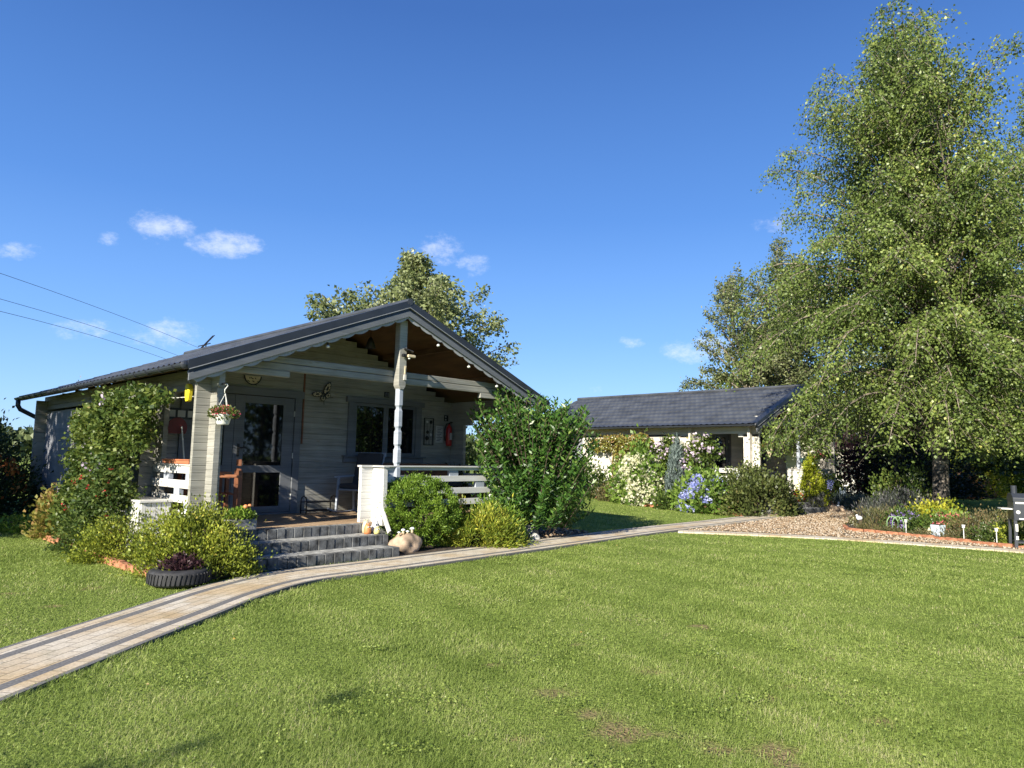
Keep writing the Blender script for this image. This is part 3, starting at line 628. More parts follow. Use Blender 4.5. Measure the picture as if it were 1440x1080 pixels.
def gutter(mb, u, v0, v1, z):
    pr = [(u + .055 * math.cos(t), z + .055 * math.sin(t)) for t in np.linspace(math.pi, 2 * math.pi, 8)] + [(u + .048 * math.cos(t), z + .048 * math.sin(t)) for t in np.linspace(2 * math.pi, math.pi, 8)]
    mb.prism(pr, 'y', v0, v1)

def make_cabin(label, origin, wallmat, group):
    t = thing('cabin', label, 'cabin', (origin[0], origin[1], 0), TH, group)
    # plinth and deck
    MB().box(.45, 6.15, .02, 8.55, -.3, .30).build('plinth', M['concrete'], t)
    d = MB(); x = .5
    while x < 6.12: d.box(x, min(x + .138, 6.13), .10, 2.13, .345, .388); x += .144
    d.build('deck', M['deck'], t, bevel=.003)
    MB().box(.46, 6.14, .062, .098, .27, .385).build('deck_edge_board', M['deck'], t)
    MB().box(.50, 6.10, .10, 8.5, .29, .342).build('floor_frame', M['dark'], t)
    # log walls
    w = MB(); log_wall(w, 'u', 2.14, 2.21, .23, 6.37, .30, 3.75, [(.74, 2.72, .3, 2.395), (3.65, 5.32, 1.28, 2.395)], under=.15); w.build('front_wall', wallmat, t)
    w = MB(); log_wall(w, 'v', .417, .487, 1.85, 8.72, .30, 2.16, [], None); log_wall(w, 'v', .417, .487, .06, 8.72, 2.2, 2.50); w.log('v', .417, .487, 1.6, 2.6, 2.105, 2.2); w.log('v', .417, .487, .12, .72, 2.105, 2.2)
    w.build('side_wall', wallmat, t)
    w = MB(); log_wall(w, 'v', 6.113, 6.183, 1.75, 8.72, .30, 2.01); log_wall(w, 'v', 6.113, 6.183, .06, 8.72, 2.2, 2.50); w.log('v', 6.113, 6.183, 1.35, 8.7, 2.105, 2.2); w.log('v', 6.113, 6.183, 1.55, 8.7, 2.01, 2.105)
    w.build('side_wall', wallmat, t)
    w = MB(); log_wall(w, 'u', 8.48, 8.55, .23, 6.37, .30, 3.75, under=.15); w.build('back_wall', wallmat, t)
    # corner posts of crossed boards
    for u0 in (.24, 6.0):
        w = MB(); log_wall(w, 'u', .30, .37, u0, u0 + .36, .345, 2.44)
        for za, zb in courses(.345 - HC / 2, 2.2): w.log('v', u0 + .177, u0 + .247, .10, .57, max(za, .3), zb)
        w.build('corner_post', wallmat, t)
    # front beam: two boards, with short brackets under both ends
    b = MB(); b.log('u', .24, .31, .62, 5.98, 2.62, 2.71); b.log('u', .24, .31, .40, 6.2, 2.525, 2.615); b.log('u', .24, .31, .2, 6.4, 2.52 - .0, 2.522)
    b.build('front_beam', wallmat, t, bevel=.003)
    MB().log('u', .24, .31, .24, 1.47, 2.425, 2.515).build('beam_bracket', wallmat, t, bevel=.012); MB().log('u', .24, .31, 5.13, 6.36, 2.425, 2.515).build('beam_bracket', wallmat, t, bevel=.012)
    # roof sheets with pressed tile profile
    for side in (0, 1):
        nv = int(8.86 / .183 * 8); vs = np.linspace(-.02, 8.86, nv + 1); rows = 10; V = []; ss = []
        for k in range(rows):
            ss += [(k / rows, 0.0), ((k + .5) / rows, .5), ((k + .995) / rows, 1.0)]
        for (q, ph) in ss:
            for v in vs:
                wv = .5 + .5 * math.cos(2 * math.pi * v / .183); z = .010 + .020 * wv * wv * 1.0 + .022 * (1 - ph)
                uu = 3.30 * q - (0.03 if q == 0 else 0); zz = 2.457 + SL * 3.30 * q + z - .03
                V.append((uu if side == 0 else 6.60 - uu, v, zz))
        nn = len(vs); I = np.arange(len(ss) * nn).reshape(len(ss), nn); F_ = np.stack([I[:-1, :-1], I[:-1, 1:], I[1:, 1:], I[1:, :-1]], -1).reshape(-1, 4)
        if side == 0: F_ = F_[:, ::-1]
        rf = np_mesh('roof', V, F_, M['roof'], t)
        k = MB(); s = 1 if side == 0 else -1
        def U(u): return u if side == 0 else 6.60 - u
        pts = [(U(.02), 2.457 - .055), (U(3.30), 3.778 - .055), (U(3.30), 3.778 - .075), (U(.02), 2.457 - .075)]
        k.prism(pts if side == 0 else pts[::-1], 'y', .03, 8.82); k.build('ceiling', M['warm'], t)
        # verge: cap flashing, dark recess, painted board, scalloped board
        def sl(o0, o1, y0, y1, e0=0.0, mat=None, nm='', bev=0):
            z_ = lambda u: 2.457 + SL * u
            pts = [(U(e0), z_(e0) + o0), (U(3.30), z_(3.30) + o0), (U(3.30), z_(3.30) + o1), (U(e0), z_(e0) + o1)]
            mb = MB(); mb.prism(pts if side == 0 else pts[::-1], 'y', y0, y1); return mb.build(nm, mat, t, bevel=bev)
        vg = sl(.035, -.075, -.045, -.025, -.02, M['metal'], 'verge_flashing')
        mb = MB(); z_ = lambda u: 2.457 + SL * u
        pts = [(U(-.02), z_(-.02) + .035), (U(3.30), z_(3.30) + .035), (U(3.30), z_(3.30) + .028), (U(-.02), z_(-.02) + .028)]
        mb.prism(pts if side == 0 else pts[::-1], 'y', -.024, .13); mb.build('flashing_top', M['metal'], vg)
        MB().prism([(U(-.0), z_(0) - .078), (U(3.3), z_(3.3) - .078), (U(3.3), z_(3.3) - .088), (U(0), z_(0) - .088)] if side == 0 else [(U(-.0), z_(0) - .078), (U(3.3), z_(3.3) - .078), (U(3.3), z_(3.3) - .088), (U(0), z_(0) - .088)][::-1], 'y', -.05, -.02).build('flashing_lip', M['scallop'], vg)
        sl(-.09, -.14, -.018, .01, .0, M['metal'], 'verge_batten')
        bb = sl(-.135, -.225, -.035, -.008, .0, M['trim'], 'verge_board', .003)
        mb = MB(); n = 120; top = [(u, 2.457 + SL * u - .19) for u in np.linspace(.04, 3.30, n)]; bot = []
        for u in np.linspace(.04, 3.30, n):
            ph = (u / .235) % 1.0; dip = .035 * (1 - abs(2 * ph - 1) ** 2.2)
            e = 0.0 if u > .12 else (.12 - u) * .8
            bot.append((u, 2.457 + SL * u - .245 - dip + e))
        pl = top + bot[::-1]; pl = [(U(a), b_) for a, b_ in pl]
        for i in range(n - 1):
            q = [pl[i], pl[i + 1], pl[2 * n - 2 - i], pl[2 * n - 1 - i]]
            mb.prism(q if side == 0 else q[::-1], 'y', -.005, .014)
        mb.build('scalloped_trim', M['scallop'], t)
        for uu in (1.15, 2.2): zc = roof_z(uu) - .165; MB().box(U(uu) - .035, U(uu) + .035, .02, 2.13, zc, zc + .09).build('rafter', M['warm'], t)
        # gutter with brackets
        g = MB(); gutter(g, U(-.05), -.02, 8.86, 2.435)
        g = g.build('gutter', M['metal'], t, smooth=False); v = .25
        while v < 8.8: MB().tube([(U(-.05) + .060 * math.cos(a), v, 2.435 + .060 * math.sin(a)) for a in np.linspace(math.pi, 2 * math.pi, 9)], .008, 5).build('bracket', M['metal'], g); v += .46
        MB().blob((U(-.05), -.02, 2.42), (.055, .03, .055), 6).build('gutter_end', M['metal'], g)
    MB().tube([(3.30, v, 3.79 + .0) for v in np.linspace(-.05, 8.88, 12)], .055, 8).build('ridge_cap', M['roof'], t)
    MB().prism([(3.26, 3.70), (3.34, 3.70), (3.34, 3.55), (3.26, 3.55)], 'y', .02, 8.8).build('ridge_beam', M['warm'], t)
    # downpipe at the far corner
    MB().tube([(-.05, 8.72, 2.40), (-.05, 8.72, 2.28), (.0, 8.74, 2.2), (.36, 8.78, 2.02), (.38, 8.78, 1.9), (.38, 8.78, .1)], .045, 10).build('downpipe', M['metal'], t, smooth=True)
    # king post and turned porch post
    k = MB(); k.prism([(3.235, 3.52), (3.235, 2.47), (3.27, 2.41), (3.345, 2.41), (3.38, 2.47), (3.38, 3.52)], 'y', .10, .235); k.build('king_post', wallmat, t, bevel=.01)
    p = MB(); z = .39; cx, cy = 3.307, .168; cuts = [.72, 1.0, 1.23, 1.51, 1.79, 2.12]; a = .052
    prof = [(.39, a)]
    for c in cuts: prof += [(c - .045, a), (c - .012, a * .72), (c + .012, a * .72), (c + .045, a)]
    prof.append((2.42, a))
    for (z0, a0), (z1, a1) in zip(prof[:-1], prof[1:]):
        o8 = lambda a_, z_: [(cx + sx * (a_ if k2 == 0 else a_ * .6), cy + sy * (a_ if k2 == 1 else a_ * .6), z_) for sx, sy, k2 in ((1, -1, 1), (1, -1, 0), (1, 1, 0), (1, 1, 1), (-1, 1, 1), (-1, 1, 0), (-1, -1, 0), (-1, -1, 1))]
        A = o8(a0, z0); B = o8(a1, z1); p.poly(A + B, [(i, (i + 1) % 8, 8 + (i + 1) % 8, 8 + i) for i in range(8)])
    p.build('turned_post', M['bluegrey'], t)
    # railing left opening
    rl = MB().box(.392, .42, .36, 1.88 + .2, 1.085, 1.19)
    rail = rl.build('railing', M['white'], t, bevel=.004)
    for (z0, z1) in ((.885, .995), (.695, .795), (.51, .60)): MB().box(.392, .42, .36, 2.08, z0, z1).build('rail', M['white'], rail, bevel=.004)
    MB().box(.37, .47, .57, 1.86, 1.191, 1.212).build('rail_cap', M['white'], rail)
    for (v0, v1, z0, z1) in ((1.46, 1.66, .995, 1.085), (.70, .89, .995, 1.085), (1.07, 1.26, .795, .885), (1.46, 1.66, .60, .695), (.70, .89, .60, .695)):
        MB().box(.40, .455, v0, v1, z0 - .002, z1 + .002).build('spacer_block', M['bluegrey'], rail)
    # railing front right, from the low newel
    nw = MB(); log_wall(nw, 'u', .15, .22, 2.66, 3.0, .345, 1.20)
    for za, zb in courses(.345 - HC / 2, 1.18): nw.log('v', 2.855, 2.925, -.13, .34, max(za, .345), min(zb, 1.2))
    nw.box(2.64, 3.02, .13, .24, 1.2, 1.225); nw.box(2.84, 2.94, -.15, .13, 1.2, 1.22); nw.build('newel_post', M['white'], t)
    rl = MB().box(2.95, 6.1, .155, .185, 1.15, 1.20).box(2.95, 6.1, .12, .24, 1.2, 1.222).build('railing', M['white'], t, bevel=.003)
    for (z0, z1) in ((.965, 1.06), (.765, .865), (.58, .68)): MB().box(2.95, 6.1, .155, .185, z0, z1).build('rail', M['white'], rl, bevel=.004)
    for (u0, u1, z0, z1) in ((3.15, 3.34, 1.06, 1.15), (4.40, 4.59, 1.06, 1.15), (5.5, 5.7, 1.06, 1.15), (3.75, 3.94, .865, .965), (5.0, 5.2, .865, .965), (4.42, 4.58, .68, .765), (3.1, 3.3, .68, .765), (5.5, 5.7, .68, .765)):
        MB().box(u0, u1, .165, .22, z0 - .002, z1 + .002).build('spacer_block', M['bluegrey'], rl)
    rr = MB().box(6.14, 6.17, .56, 1.76, 1.15, 1.22).build('railing', M['white'], t, bevel=.003)
    for (z0, z1) in ((.965, 1.06), (.765, .865), (.58, .68)): MB().box(6.14, 6.17, .56, 1.76, z0, z1).build('rail', M['white'], rr, bevel=.004)
    MB().beam((2.885, .10, .86), (2.84, -.34, .27), .03, .075).build('stair_handrail', M['white'], t, bevel=.004)
    # glazed double door
    fr = MB(); fr.box(.74, .86, 2.10, 2.20, .39, 2.31).box(2.60, 2.72, 2.10, 2.20, .39, 2.31).box(.70, 2.76, 2.095, 2.20, 2.31, 2.43).box(.86, 2.60, 2.10, 2.20, .388, .42)
    fr.build('door_frame', M['trim'], t, bevel=.004)
    for (ua, ub, ga, gb, hs) in ((1.575, 2.595, 1.74, 2.40, 1), (.865, 1.57, 1.02, 1.42, 0)):
        mb = MB(); y0, y1 = 2.125, 2.165
        mb.box(ua, ga, y0, y1, .425, 2.30).box(gb, ub, y0, y1, .425, 2.30).box(ga, gb, y0, y1, .425, .52).box(ga, gb, y0, y1, 1.065, 1.18).box(ga, gb, y0, y1, 2.18, 2.30)
        dr = mb.build('door', M['trim'], t, bevel=.004)
        MB().box(ga, gb, 2.14, 2.15, .52, 1.065).build('glass', M['glass'], dr); MB().box(ga, gb, 2.14, 2.15, 1.18, 2.18).build('glass', M['glass'], dr)
        if hs:
            MB().box(1.64, 1.675, 2.108, 2.125, 1.32, 1.52).tube([(1.657, 2.11, 1.46), (1.657, 2.07, 1.46), (1.76, 2.07, 1.46)], .010, 8).build('handle', M['black'], dr)
            [MB().tube([(2.6, 2.115, z), (2.6, 2.115, z + .09)], .011, 8).build('hinge', M['plastic_w'], dr) for z in (.62, 1.3, 2.0)]
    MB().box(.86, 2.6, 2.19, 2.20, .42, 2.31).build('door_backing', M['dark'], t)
    # window with two sashes
    wf = MB().box(3.65, 3.78, 2.10, 2.18, 1.36, 2.33).box(5.18, 5.32, 2.10, 2.18, 1.36, 2.33).box(3.60, 5.37, 2.08, 2.18, 2.33, 2.43).box(3.58, 5.38, 2.09, 2.18, 1.25, 1.345)
    wf = wf.build('window', M['trim'], t, bevel=.004)
    MB().box(3.56, 5.40, 2.03, 2.18, 1.346, 1.37).build('sill', M['trim'], wf)
    for (a, b_) in ((3.785, 4.475), (4.482, 5.175)):
        s_ = MB().box(a, a + .05, 2.12, 2.16, 1.375, 2.325).box(b_ - .05, b_, 2.12, 2.16, 1.375, 2.325).box(a + .05, b_ - .05, 2.12, 2.16, 1.375, 1.43).box(a + .05, b_ - .05, 2.12, 2.16, 2.275, 2.325).build('sash', M['trim'], wf, bevel=.003)
        MB().box(a + .05, b_ - .05, 2.135, 2.145, 1.43, 2.275).build('pane', M['glass'], s_)
    # vertical batten on the front wall and door-like panel far along the side wall
    MB().box(2.72 + .03, 2.775, 2.118, 2.139, 1.55, 2.85).build('wall_batten', M['brown'], t)
    pn = MB(); pn.box(.395, .416, 6.35, 8.3, .45, 2.12); pn = pn.build('side_panel', M['greypanel'], t, bevel=.003)
    return t
M['greypanel'] = mat_wood('silver_grey_side_boards', (.17, .18, .20), (.27, .28, .31), knot=(.2, .2, .2), knots=.2)
cab1 = make_cabin('nearest log cabin with scalloped gable and glazed double door, beside the laurel bush', O1, M['log'], 'garden cabins in a row')
_n0 = None
cab2 = make_cabin('middle log cabin with cream side wall behind blue and white hydrangeas', O2, M['log2'], 'garden cabins in a row')
cab3 = copy_tree(cab2); cab3.location = (O3[0], O3[1], .12); cab3['label'] = 'farthest pale cabin seen under the birch branches behind the purple-leaved shrub'

def make_steps(label, O):
    t = thing('entrance_steps', label, 'steps', (O[0], O[1], 0), TH, 'paved steps up to the cabin porches')
    for i, (v0, v1, z0, z1, ua, ub) in enumerate(((-.87, -.47, 0, .13, .33, 2.64), (-.47, -.08, .0, .26, .33, 2.73), (-.08, .058, .0, .39, .33, 2.655))):
        st = MB(); st.box(ua + .05, ub - .05, v0 + .10, v1 + (.0 if i < 2 else 0), z0, z1 - .012); core = st.build('step', M['steptop'], t)
        x = ua; mb = MB(); k = 0
        while x < ub - .03:
            w = min(.128 + .008 * math.sin(k * 2.1 + i), ub - x); mb.box(x + .003, x + w - .003, v0 + .006 * math.sin(k * 1.7), v0 + .098, z0, z1 + .003 * math.sin(k * 3.1)); x += w; k += 1
        v = v0 + .10
        while v < v1 - .03: mb.box(ub - .095, ub, v + .003, min(v + .125, v1) - .003, z0, z1); mb.box(ua, ua + .095, v + .003, min(v + .125, v1) - .003, z0, z1); v += .128
        mb.build('edge_stones', M['stepstone'], core, bevel=.008)
        mb = MB(); x = ua + .1
        while x < ub - .12: mb.box(x + .002, min(x + .2, ub - .1) - .002, v0 + .10, v1 - .002, z1 - .011, z1 - .002); x += .2
        mb.build('tread_pavers', M['steptop'], core, bevel=.003)
    return t
make_steps('charcoal block steps up to the nearest cabin porch, with ceramic animals on them', O1)
make_steps('grey steps up to the middle cabin porch behind the big olive shrub', O2)

# ------------------------------------------------------------------ plants
def ell_points(n, r, clumps, surf=.8, csz=.28, seed=0, shape='dome', zmin=0.0):
    """points on and in a lumpy crown of many small clumps; returns points and outward directions"""
    rg = np.random.default_rng(seed); k = clumps
    d = unit(rg.normal(size=(k * 4, 3))); d = d[d[:, 2] > (-.15 if shape != 'ball' else -.9)][:k]; k = len(d)
    rad = surf + (1.02 - surf) * rg.random(k) ** .5 * (1 + .10 * rg.normal(size=k)); rad[rg.random(k) < .22] *= .62
    if shape == 'cone':
        h = 1 - np.sqrt(rg.random(k)) * .98; h = rg.random(k) ** 1.3 * .97; a = rg.random(k) * 6.283; q = (1 - h) ** .75 * (.9 + .15 * rg.random(k)); C = np.stack([q * np.cos(a), q * np.sin(a), h], 1); C[rg.random(k) < .2, :2] *= .5
    else: C = d * rad[:, None]
    if shape == 'dome': C[:, 2] = np.abs(C[:, 2])
    idx = rg.integers(0, k, n); off = rg.normal(size=(n, 3)) * csz * (.6 + .5 * rg.random((n, 1)))
    P = C[idx] + off
    if shape in ('dome', 'cone'): P[:, 2] = np.where(P[:, 2] < zmin, np.abs(P[:, 2]) * .6 + zmin, P[:, 2])
    out = unit(off + C[idx] * .5 + [0, 0, .15])
    tone = rg.normal(.42, .13, k)[idx]
    return P * np.array(r), out, tone
def shrub(label, x, y, r, n, lf, L, W, cat='shrub', name='shrub', shape='dome', clumps=60, csz=.2, surf=.75, up=.3, group=None, seed=None, z0=0.0, flowers=None, stems=5, lean=(0, 0), fold=.25, zoff=0.0):
    seed = seed if seed is not None else int(abs(x * 131 + y * 71)) % 9973
    z = float(hgt(x, y)) + z0; t = thing(name, label, cat, (x, y, z), 0, group)
    zc = r[2] if shape == 'ball' else 0
    P, out, tone = ell_points(n, r, clumps, surf, csz, seed, shape); P[:, 2] += zc + zoff; P[:, 0] += lean[0] * P[:, 2]; P[:, 1] += lean[1] * P[:, 2]
    ax = unit(out + rng.normal(size=out.shape) * .55 + np.array([0, 0, up]))
    leaves('foliage', P, ax, L * (.6 + .7 * rng.random(len(P))), W * (.6 + .7 * rng.random(len(P))), M_LF(lf), t, fold, tone)
    rg = random.Random(seed); mb = MB()
    for i in range(stems):
        a = rg.random() * 6.28; q = .55 * rg.random() + .15; mb.tube([(0, 0, -.03), (r[0] * q * .4 * math.cos(a), r[1] * q * .4 * math.sin(a), (zoff + r[2]) * .4), (r[0] * q * math.cos(a), r[1] * q * math.sin(a), (zoff + r[2] * (1 if shape != 'ball' else 1.5)) * .8)], [.022, .016, .006], 5)
    if stems: mb.build('stem', M['twig'], t)
    if flowers:
        mode, fl, cnt, size, petals = flowers; rgn = np.random.default_rng(seed + 5)
        a = rgn.random(cnt * 3) * 6.28; e = np.arcsin(rgn.random(cnt * 3) ** .8 * .95); D = np.stack([np.cos(a) * np.cos(e), np.sin(a) * np.cos(e), np.sin(e)], 1)
        D = D[(D[:, 1] < .35)][:cnt]
        if shape == 'ball': D[:, 2] = D[:, 2] * 1.6 - .6
        Cn = D * np.array(r) * .98 + [0, 0, zc + zoff]; Cn[:, 2] = np.maximum(Cn[:, 2], .06)
        if mode == 'heads':
            for c in Cn:
                k = petals; dd = unit(rgn.normal(size=(k, 3))); ss = size * (.8 + .4 * rgn.random()); leaves('flower_head', c + dd * ss * .8, unit(dd + rgn.normal(size=dd.shape) * .8), ss * .55, ss * .5, M_LF(fl), t, .1)
        else:
            Q = np.repeat(Cn, petals, 0) + rgn.normal(size=(len(Cn) * petals, 3)) * size * .35
            leaves('blossoms', Q, rgn.normal(size=Q.shape), size * .7, size * .6, M_LF(fl), t, .1)
    return t
def M_LF(k): return LF[k]

def crown_tree(label, x, y, H, prof, nl, leaf, leafmat, barkmat, name='tree', cat='tree', r0=.2, lean=None, first=.12, rise=.55, droop=.3, hang=.6, twigs=9, per=26, seed=1, cr=(.09, .12), gaps=.0, wind=(0, 0), stems=None, limb_r=.03, group=None, z0=0.0, scat=.085, twig_l=.55, steep=False, limbmat=None, zmin=None):
    """tapered trunk, limbs that rise and droop, side twigs and leaves hung along every twig; prof(f, az) gives the crown radius"""
    rg = np.random.default_rng(seed); z = float(hgt(x, y)) + z0; t = thing(name, label, cat, (x, y, z), 0, group)
    lean = lean or (lambda f: (0, 0))
    stems = stems or [(0, 1.0, (0, 0), r0)]
    LP = []; LA = []; LT = []
    lim = MB(); tw = lim
    for si, (f0, f1, off, rr) in enumerate(stems):
        def axis(f, f0=f0, f1=f1, off=off):
            lx, ly = lean(f); g = max(0, (f - f0) / max(f1 - f0, .01)) ** .8; return np.array([lx + off[0] * g, ly + off[1] * g, f * H])
        pts = [axis(f) + (np.array([rg.normal() * .03, rg.normal() * .03, 0]) if 0 < f < 1 else 0) for f in np.linspace(f0, f1, 16)]
        pts[0] = pts[0] - [0, 0, .08 if f0 == 0 else 0]
        rad = [rr * (1.25 if (i == 0 and f0 == 0) else 1) * (1 - .93 * (i / 15) ** 1.05) + .006 for i in range(16)]
        MB().tube([Vector(p) for p in pts], rad, 12).build('trunk', barkmat, t, smooth=True)
        n_here = int(nl * (f1 - max(f0, first)) / (1 - first) / (1 if len(stems) == 1 else 1.35))
        for i in range(n_here):
            f = max(f0, first) + (f1 - max(f0, first)) * ((i + rg.random()) / n_here) ** (1.12 if steep else .92); f = min(f, f1 * .985)
            az = i * 2.399963 + rg.random() * .8 + si * 1.3; b0 = axis(f)
            dr_ = droop * (max(1.0, 2.3 - 2.9 * f) if steep else 1.0); fe = min(1.0, f + .55 * prof(f, az) * max(0, rise * (.25 + 1.1 * f) - dr_) / H); ln = prof(fe, az) * (.74 + .32 * rg.random()) * (1 + (.15 * math.sin(9 * f + 2 * az + seed) if steep else 0))
            if steep: ln = min(ln, max(.3, (1.03 - f) * H / max(.4, rise * (.25 + 1.1 * f) - dr_)))
            if rg.random() < gaps: ln *= .55
            if zmin is not None: dr_ = min(dr_, rise * (.25 + 1.1 * f) + (b0[2] - zmin) / max(ln, .1))
            if ln < .15: continue
            d = np.array([math.cos(az), math.sin(az), 0]); K = 9; T = np.linspace(0, 1, K)
            C = b0 + d * (ln * T)[:, None] + np.array([0, 0, 1]) * (ln * (rise * ((.25 + 1.1 * f) if steep else (.65 + .75 * f)) * T - dr_ * T ** 2.4))[:, None] + np.array([wind[0], wind[1], 0]) * (ln * .25 * T ** 2)[:, None]
            lim.tube([Vector(p) for p in C], [max(.005, limb_r * (1 - f * .55) * (ln ** .5) * (1 - .85 * q)) for q in T], 5)
            ns = max(4, int(twigs * ln)); tone = rg.normal(.43, .12)
            for s in range(ns):
                q0 = .30 if steep and ln > 1.2 else .12; q = q0 + (1 - q0) * (s + rg.random()) / ns; j = q * (K - 1); i0 = min(int(j), K - 2); p = C[i0] * (1 - (j - i0)) + C[i0 + 1] * (j - i0)
                a2 = az + rg.choice([-1, 1]) * (.5 + .9 * rg.random()); tl = twig_l * (.5 + .8 * rg.random()) * (1.15 - .5 * q) * min(1.3, .5 + ln * .35)
                dd = np.array([math.cos(a2), math.sin(a2), .35 - .5 * rg.random()]); kk = 5; t2 = np.linspace(0, 1, kk)
                S = p + dd * (tl * t2)[:, None] + np.array([wind[0], wind[1], -hang])* (tl * t2 ** 1.8)[:, None]
                if s % 2 == 0: tw.tube([Vector(v) for v in S[::2]], [.007, .005, .003], 3)
                m_ = int(per * (.6 + .8 * rg.random())); qq = rg.random(m_) * (kk - 1); ii = np.minimum(qq.astype(int), kk - 2); pp = S[ii] * (1 - (qq - ii))[:, None] + S[ii + 1] * (qq - ii)[:, None]
                LP.append(pp + rg.normal(size=(m_, 3)) * scat); LA.append(rg.normal(size=(m_, 3)) * .8 + dd * .5 + np.array([wind[0], wind[1], -hang])); LT.append(np.full(m_, tone + rg.normal() * .08))
    lim.build('limbs', limbmat or barkmat, t, smooth=True)
    P = np.concatenate(LP); A = np.concatenate(LA); Tn = np.concatenate(LT)
    if zmin is not None: k_ = P[:, 2] > zmin - .45 + .45 * rg.random(len(P)) ** 2; P, A, Tn = P[k_], A[k_], Tn[k_]
    leaves('crown', P, A, cr[0] * (.6 + .8 * rng.random(len(P))), cr[1] * (.6 + .8 * rng.random(len(P))), LF[leafmat], t, .2, Tn)
    print(label, 'leaves', len(P)); return t
def lerp_prof(fs, rl, rr):
    def p(f, az):
        c = math.cos(az); a = np.interp(f, fs, rl); b = np.interp(f, fs, rr); w = .5 + .5 * c
        return a * (1 - w) + b * w
    return p
# main birch: leaves hang to about 1.6 m, top a little left of the foot
bx, by = 10.05, 16.3
crown_tree('tall birch with a white trunk standing in the flower bed right of the middle cabin', bx, by, 11.95,
    lerp_prof([.08, .2, .35, .5, .62, .72, .80, .87, .94, .98, 1], [4.1, 4.5, 4.0, 3.3, 3.1, 3.1, 2.75, 2.2, 1.6, 1.1, .5], [2.6, 3.0, 2.8, 2.0, 1.3, .95, .85, .8, .7, .6, .3]),
    172, None, 'birch', M['birch'], name='birch_tree', r0=.20, lean=lambda f: (-.42 * f - .50 * f * f, .25 * f), first=.15, rise=1.9, droop=.66, hang=1.0, zmin=1.75, twigs=8.6, per=38, seed=11, cr=(.062, .047), gaps=.42, steep=True, limbmat=M['limb'],
    stems=[(0, 1.0, (0, 0), .175), (.22, .88, (.70, -.5), .12), (.30, .96, (-.35, -1.3), .12), (.15, .80, (.3, -1.7), .12)], limb_r=.026, wind=(.12, .05), group='birches beside the middle cabin')
crown_tree('birch with drooping branches at the right edge, behind the black grill', 14.5, 18.9, 12.3,
    lerp_prof([.1, .2, .4, .6, .8, .92, 1], [2.9, 3.1, 2.7, 1.8, 1.1, .7, .3], [3.4, 3.6, 3.2, 2.7, 1.9, 1.1, .3]),
    112, None, 'birch', M['birch'], name='birch_tree', r0=.19, lean=lambda f: (.15 * f, 0), first=.16, rise=1.9, droop=.62, hang=.8, zmin=1.7, twigs=9, per=34, seed=23, cr=(.068, .052), gaps=.2, steep=True, limbmat=M['limb'],
    stems=[(0, 1.0, (0.2, 0), .20), (.25, .74, (-.8, -.8), .11)], limb_r=.026, wind=(.12, .05), group='birches beside the middle cabin')
crown_tree('windswept birch rising behind the roof of the middle cabin', 12.6, 33.0, 11.6,
    lerp_prof([.1, .3, .5, .7, .85, 1], [3.6, 3.9, 3.0, 2.1, 1.3, .3], [3.6, 3.9, 3.4, 2.6, 1.7, .4]),
    80, None, 'birch_far', M['birch'], name='birch_tree', r0=.16, lean=lambda f: (-.3 * f, 0), first=.12, rise=1.9, droop=.4, hang=.15, twigs=7, per=26, seed=31, steep=True, limbmat=M['limb'], cr=(.15, .075), gaps=.15,
    stems=[(0, 1.0, (0.5, 0), .17), (.05, .82, (-2.2, 0), .12), (.05, .95, (1.6, .5), .12)], limb_r=.05, wind=(.7, .1), scat=.13)
crown_tree('silvery-leaved maple behind the roof of the nearest cabin', -3.40, 22.0, 7.35,
    lerp_prof([.2, .45, .6, .75, .88, 1], [3.0, 4.3, 3.9, 2.7, 1.4, .3], [2.8, 3.4, 3.1, 2.2, 1.2, .35]),
    92, None, 'maple', M['bark'], name='maple_tree', r0=.17, first=.22, rise=.92, droop=.15, hang=.35, twigs=6.0, per=36, seed=41, cr=(.115, .085), gaps=.2, limb_r=.035, wind=(.25, 0), scat=.10, twig_l=.55, lean=lambda f: (.15 * f, 0))

# trees and shrubs beyond the birches on the right
def dense_tree(label, x, y, H, R_, lf, n, seed, name='tree', shape='dome', group='dark trees behind the birches', cs=.12, L=.2, W=.13, trunk=.16, cl=110, base=.16):
    z = float(hgt(x, y)); t = thing(name, label, 'tree', (x, y, z), 0, group)
    P, out, tone = ell_points(n, (R_, R_, H * (1 - base)), cl, .7, cs, seed, shape); P[:, 2] += H * base
    leaves('crown', P, unit(out + rng.normal(size=out.shape) * .5), L, W, LF[lf], t, .25, tone)
    MB().tube([(0, 0, -.05), (.05, 0, H * .3), (0, .05, H * .8)], [trunk, trunk * .7, .03], 8).build('trunk', M['bark'], t)
    rg = random.Random(seed); mb = MB()
    for i in range(9):
        a = i * 2.4; h = H * (.25 + .06 * i); mb.tube([(0, 0, h), (R_ * .4 * math.cos(a), R_ * .4 * math.sin(a), h + R_ * .2), (R_ * .75 * math.cos(a), R_ * .75 * math.sin(a), h + R_ * .3)], [.05, .03, .01], 5)
    mb.build('limbs', M['bark'], t); return t
dense_tree('dark spruce directly behind the tall birch trunk', 14.6, 25.0, 5.6, 1.7, 'conifer', 9000, 51, name='spruce_tree', shape='cone', cs=.13, L=.16, W=.06, base=.05)
dense_tree('dark yew clump left of the tall birch trunk', 12.75, 23.2, 2.9, .95, 'conifer', 5200, 52, name='yew_tree', shape='dome', cs=.16, L=.13, W=.05, base=.0, group='dark trees behind the birches')
dense_tree('dark spruce right of the tall birch trunk', 16.2, 27.5, 7.0, 1.5, 'conifer', 9000, 53, name='spruce_tree', shape='cone', cs=.13, L=.18, W=.07, base=.04)
dense_tree('broad dark tree beyond the dark spruces', 21.5, 35.5, 9.5, 4.2, 'darkgreen', 9000, 54, cs=.15, L=.30, W=.2, base=.12)
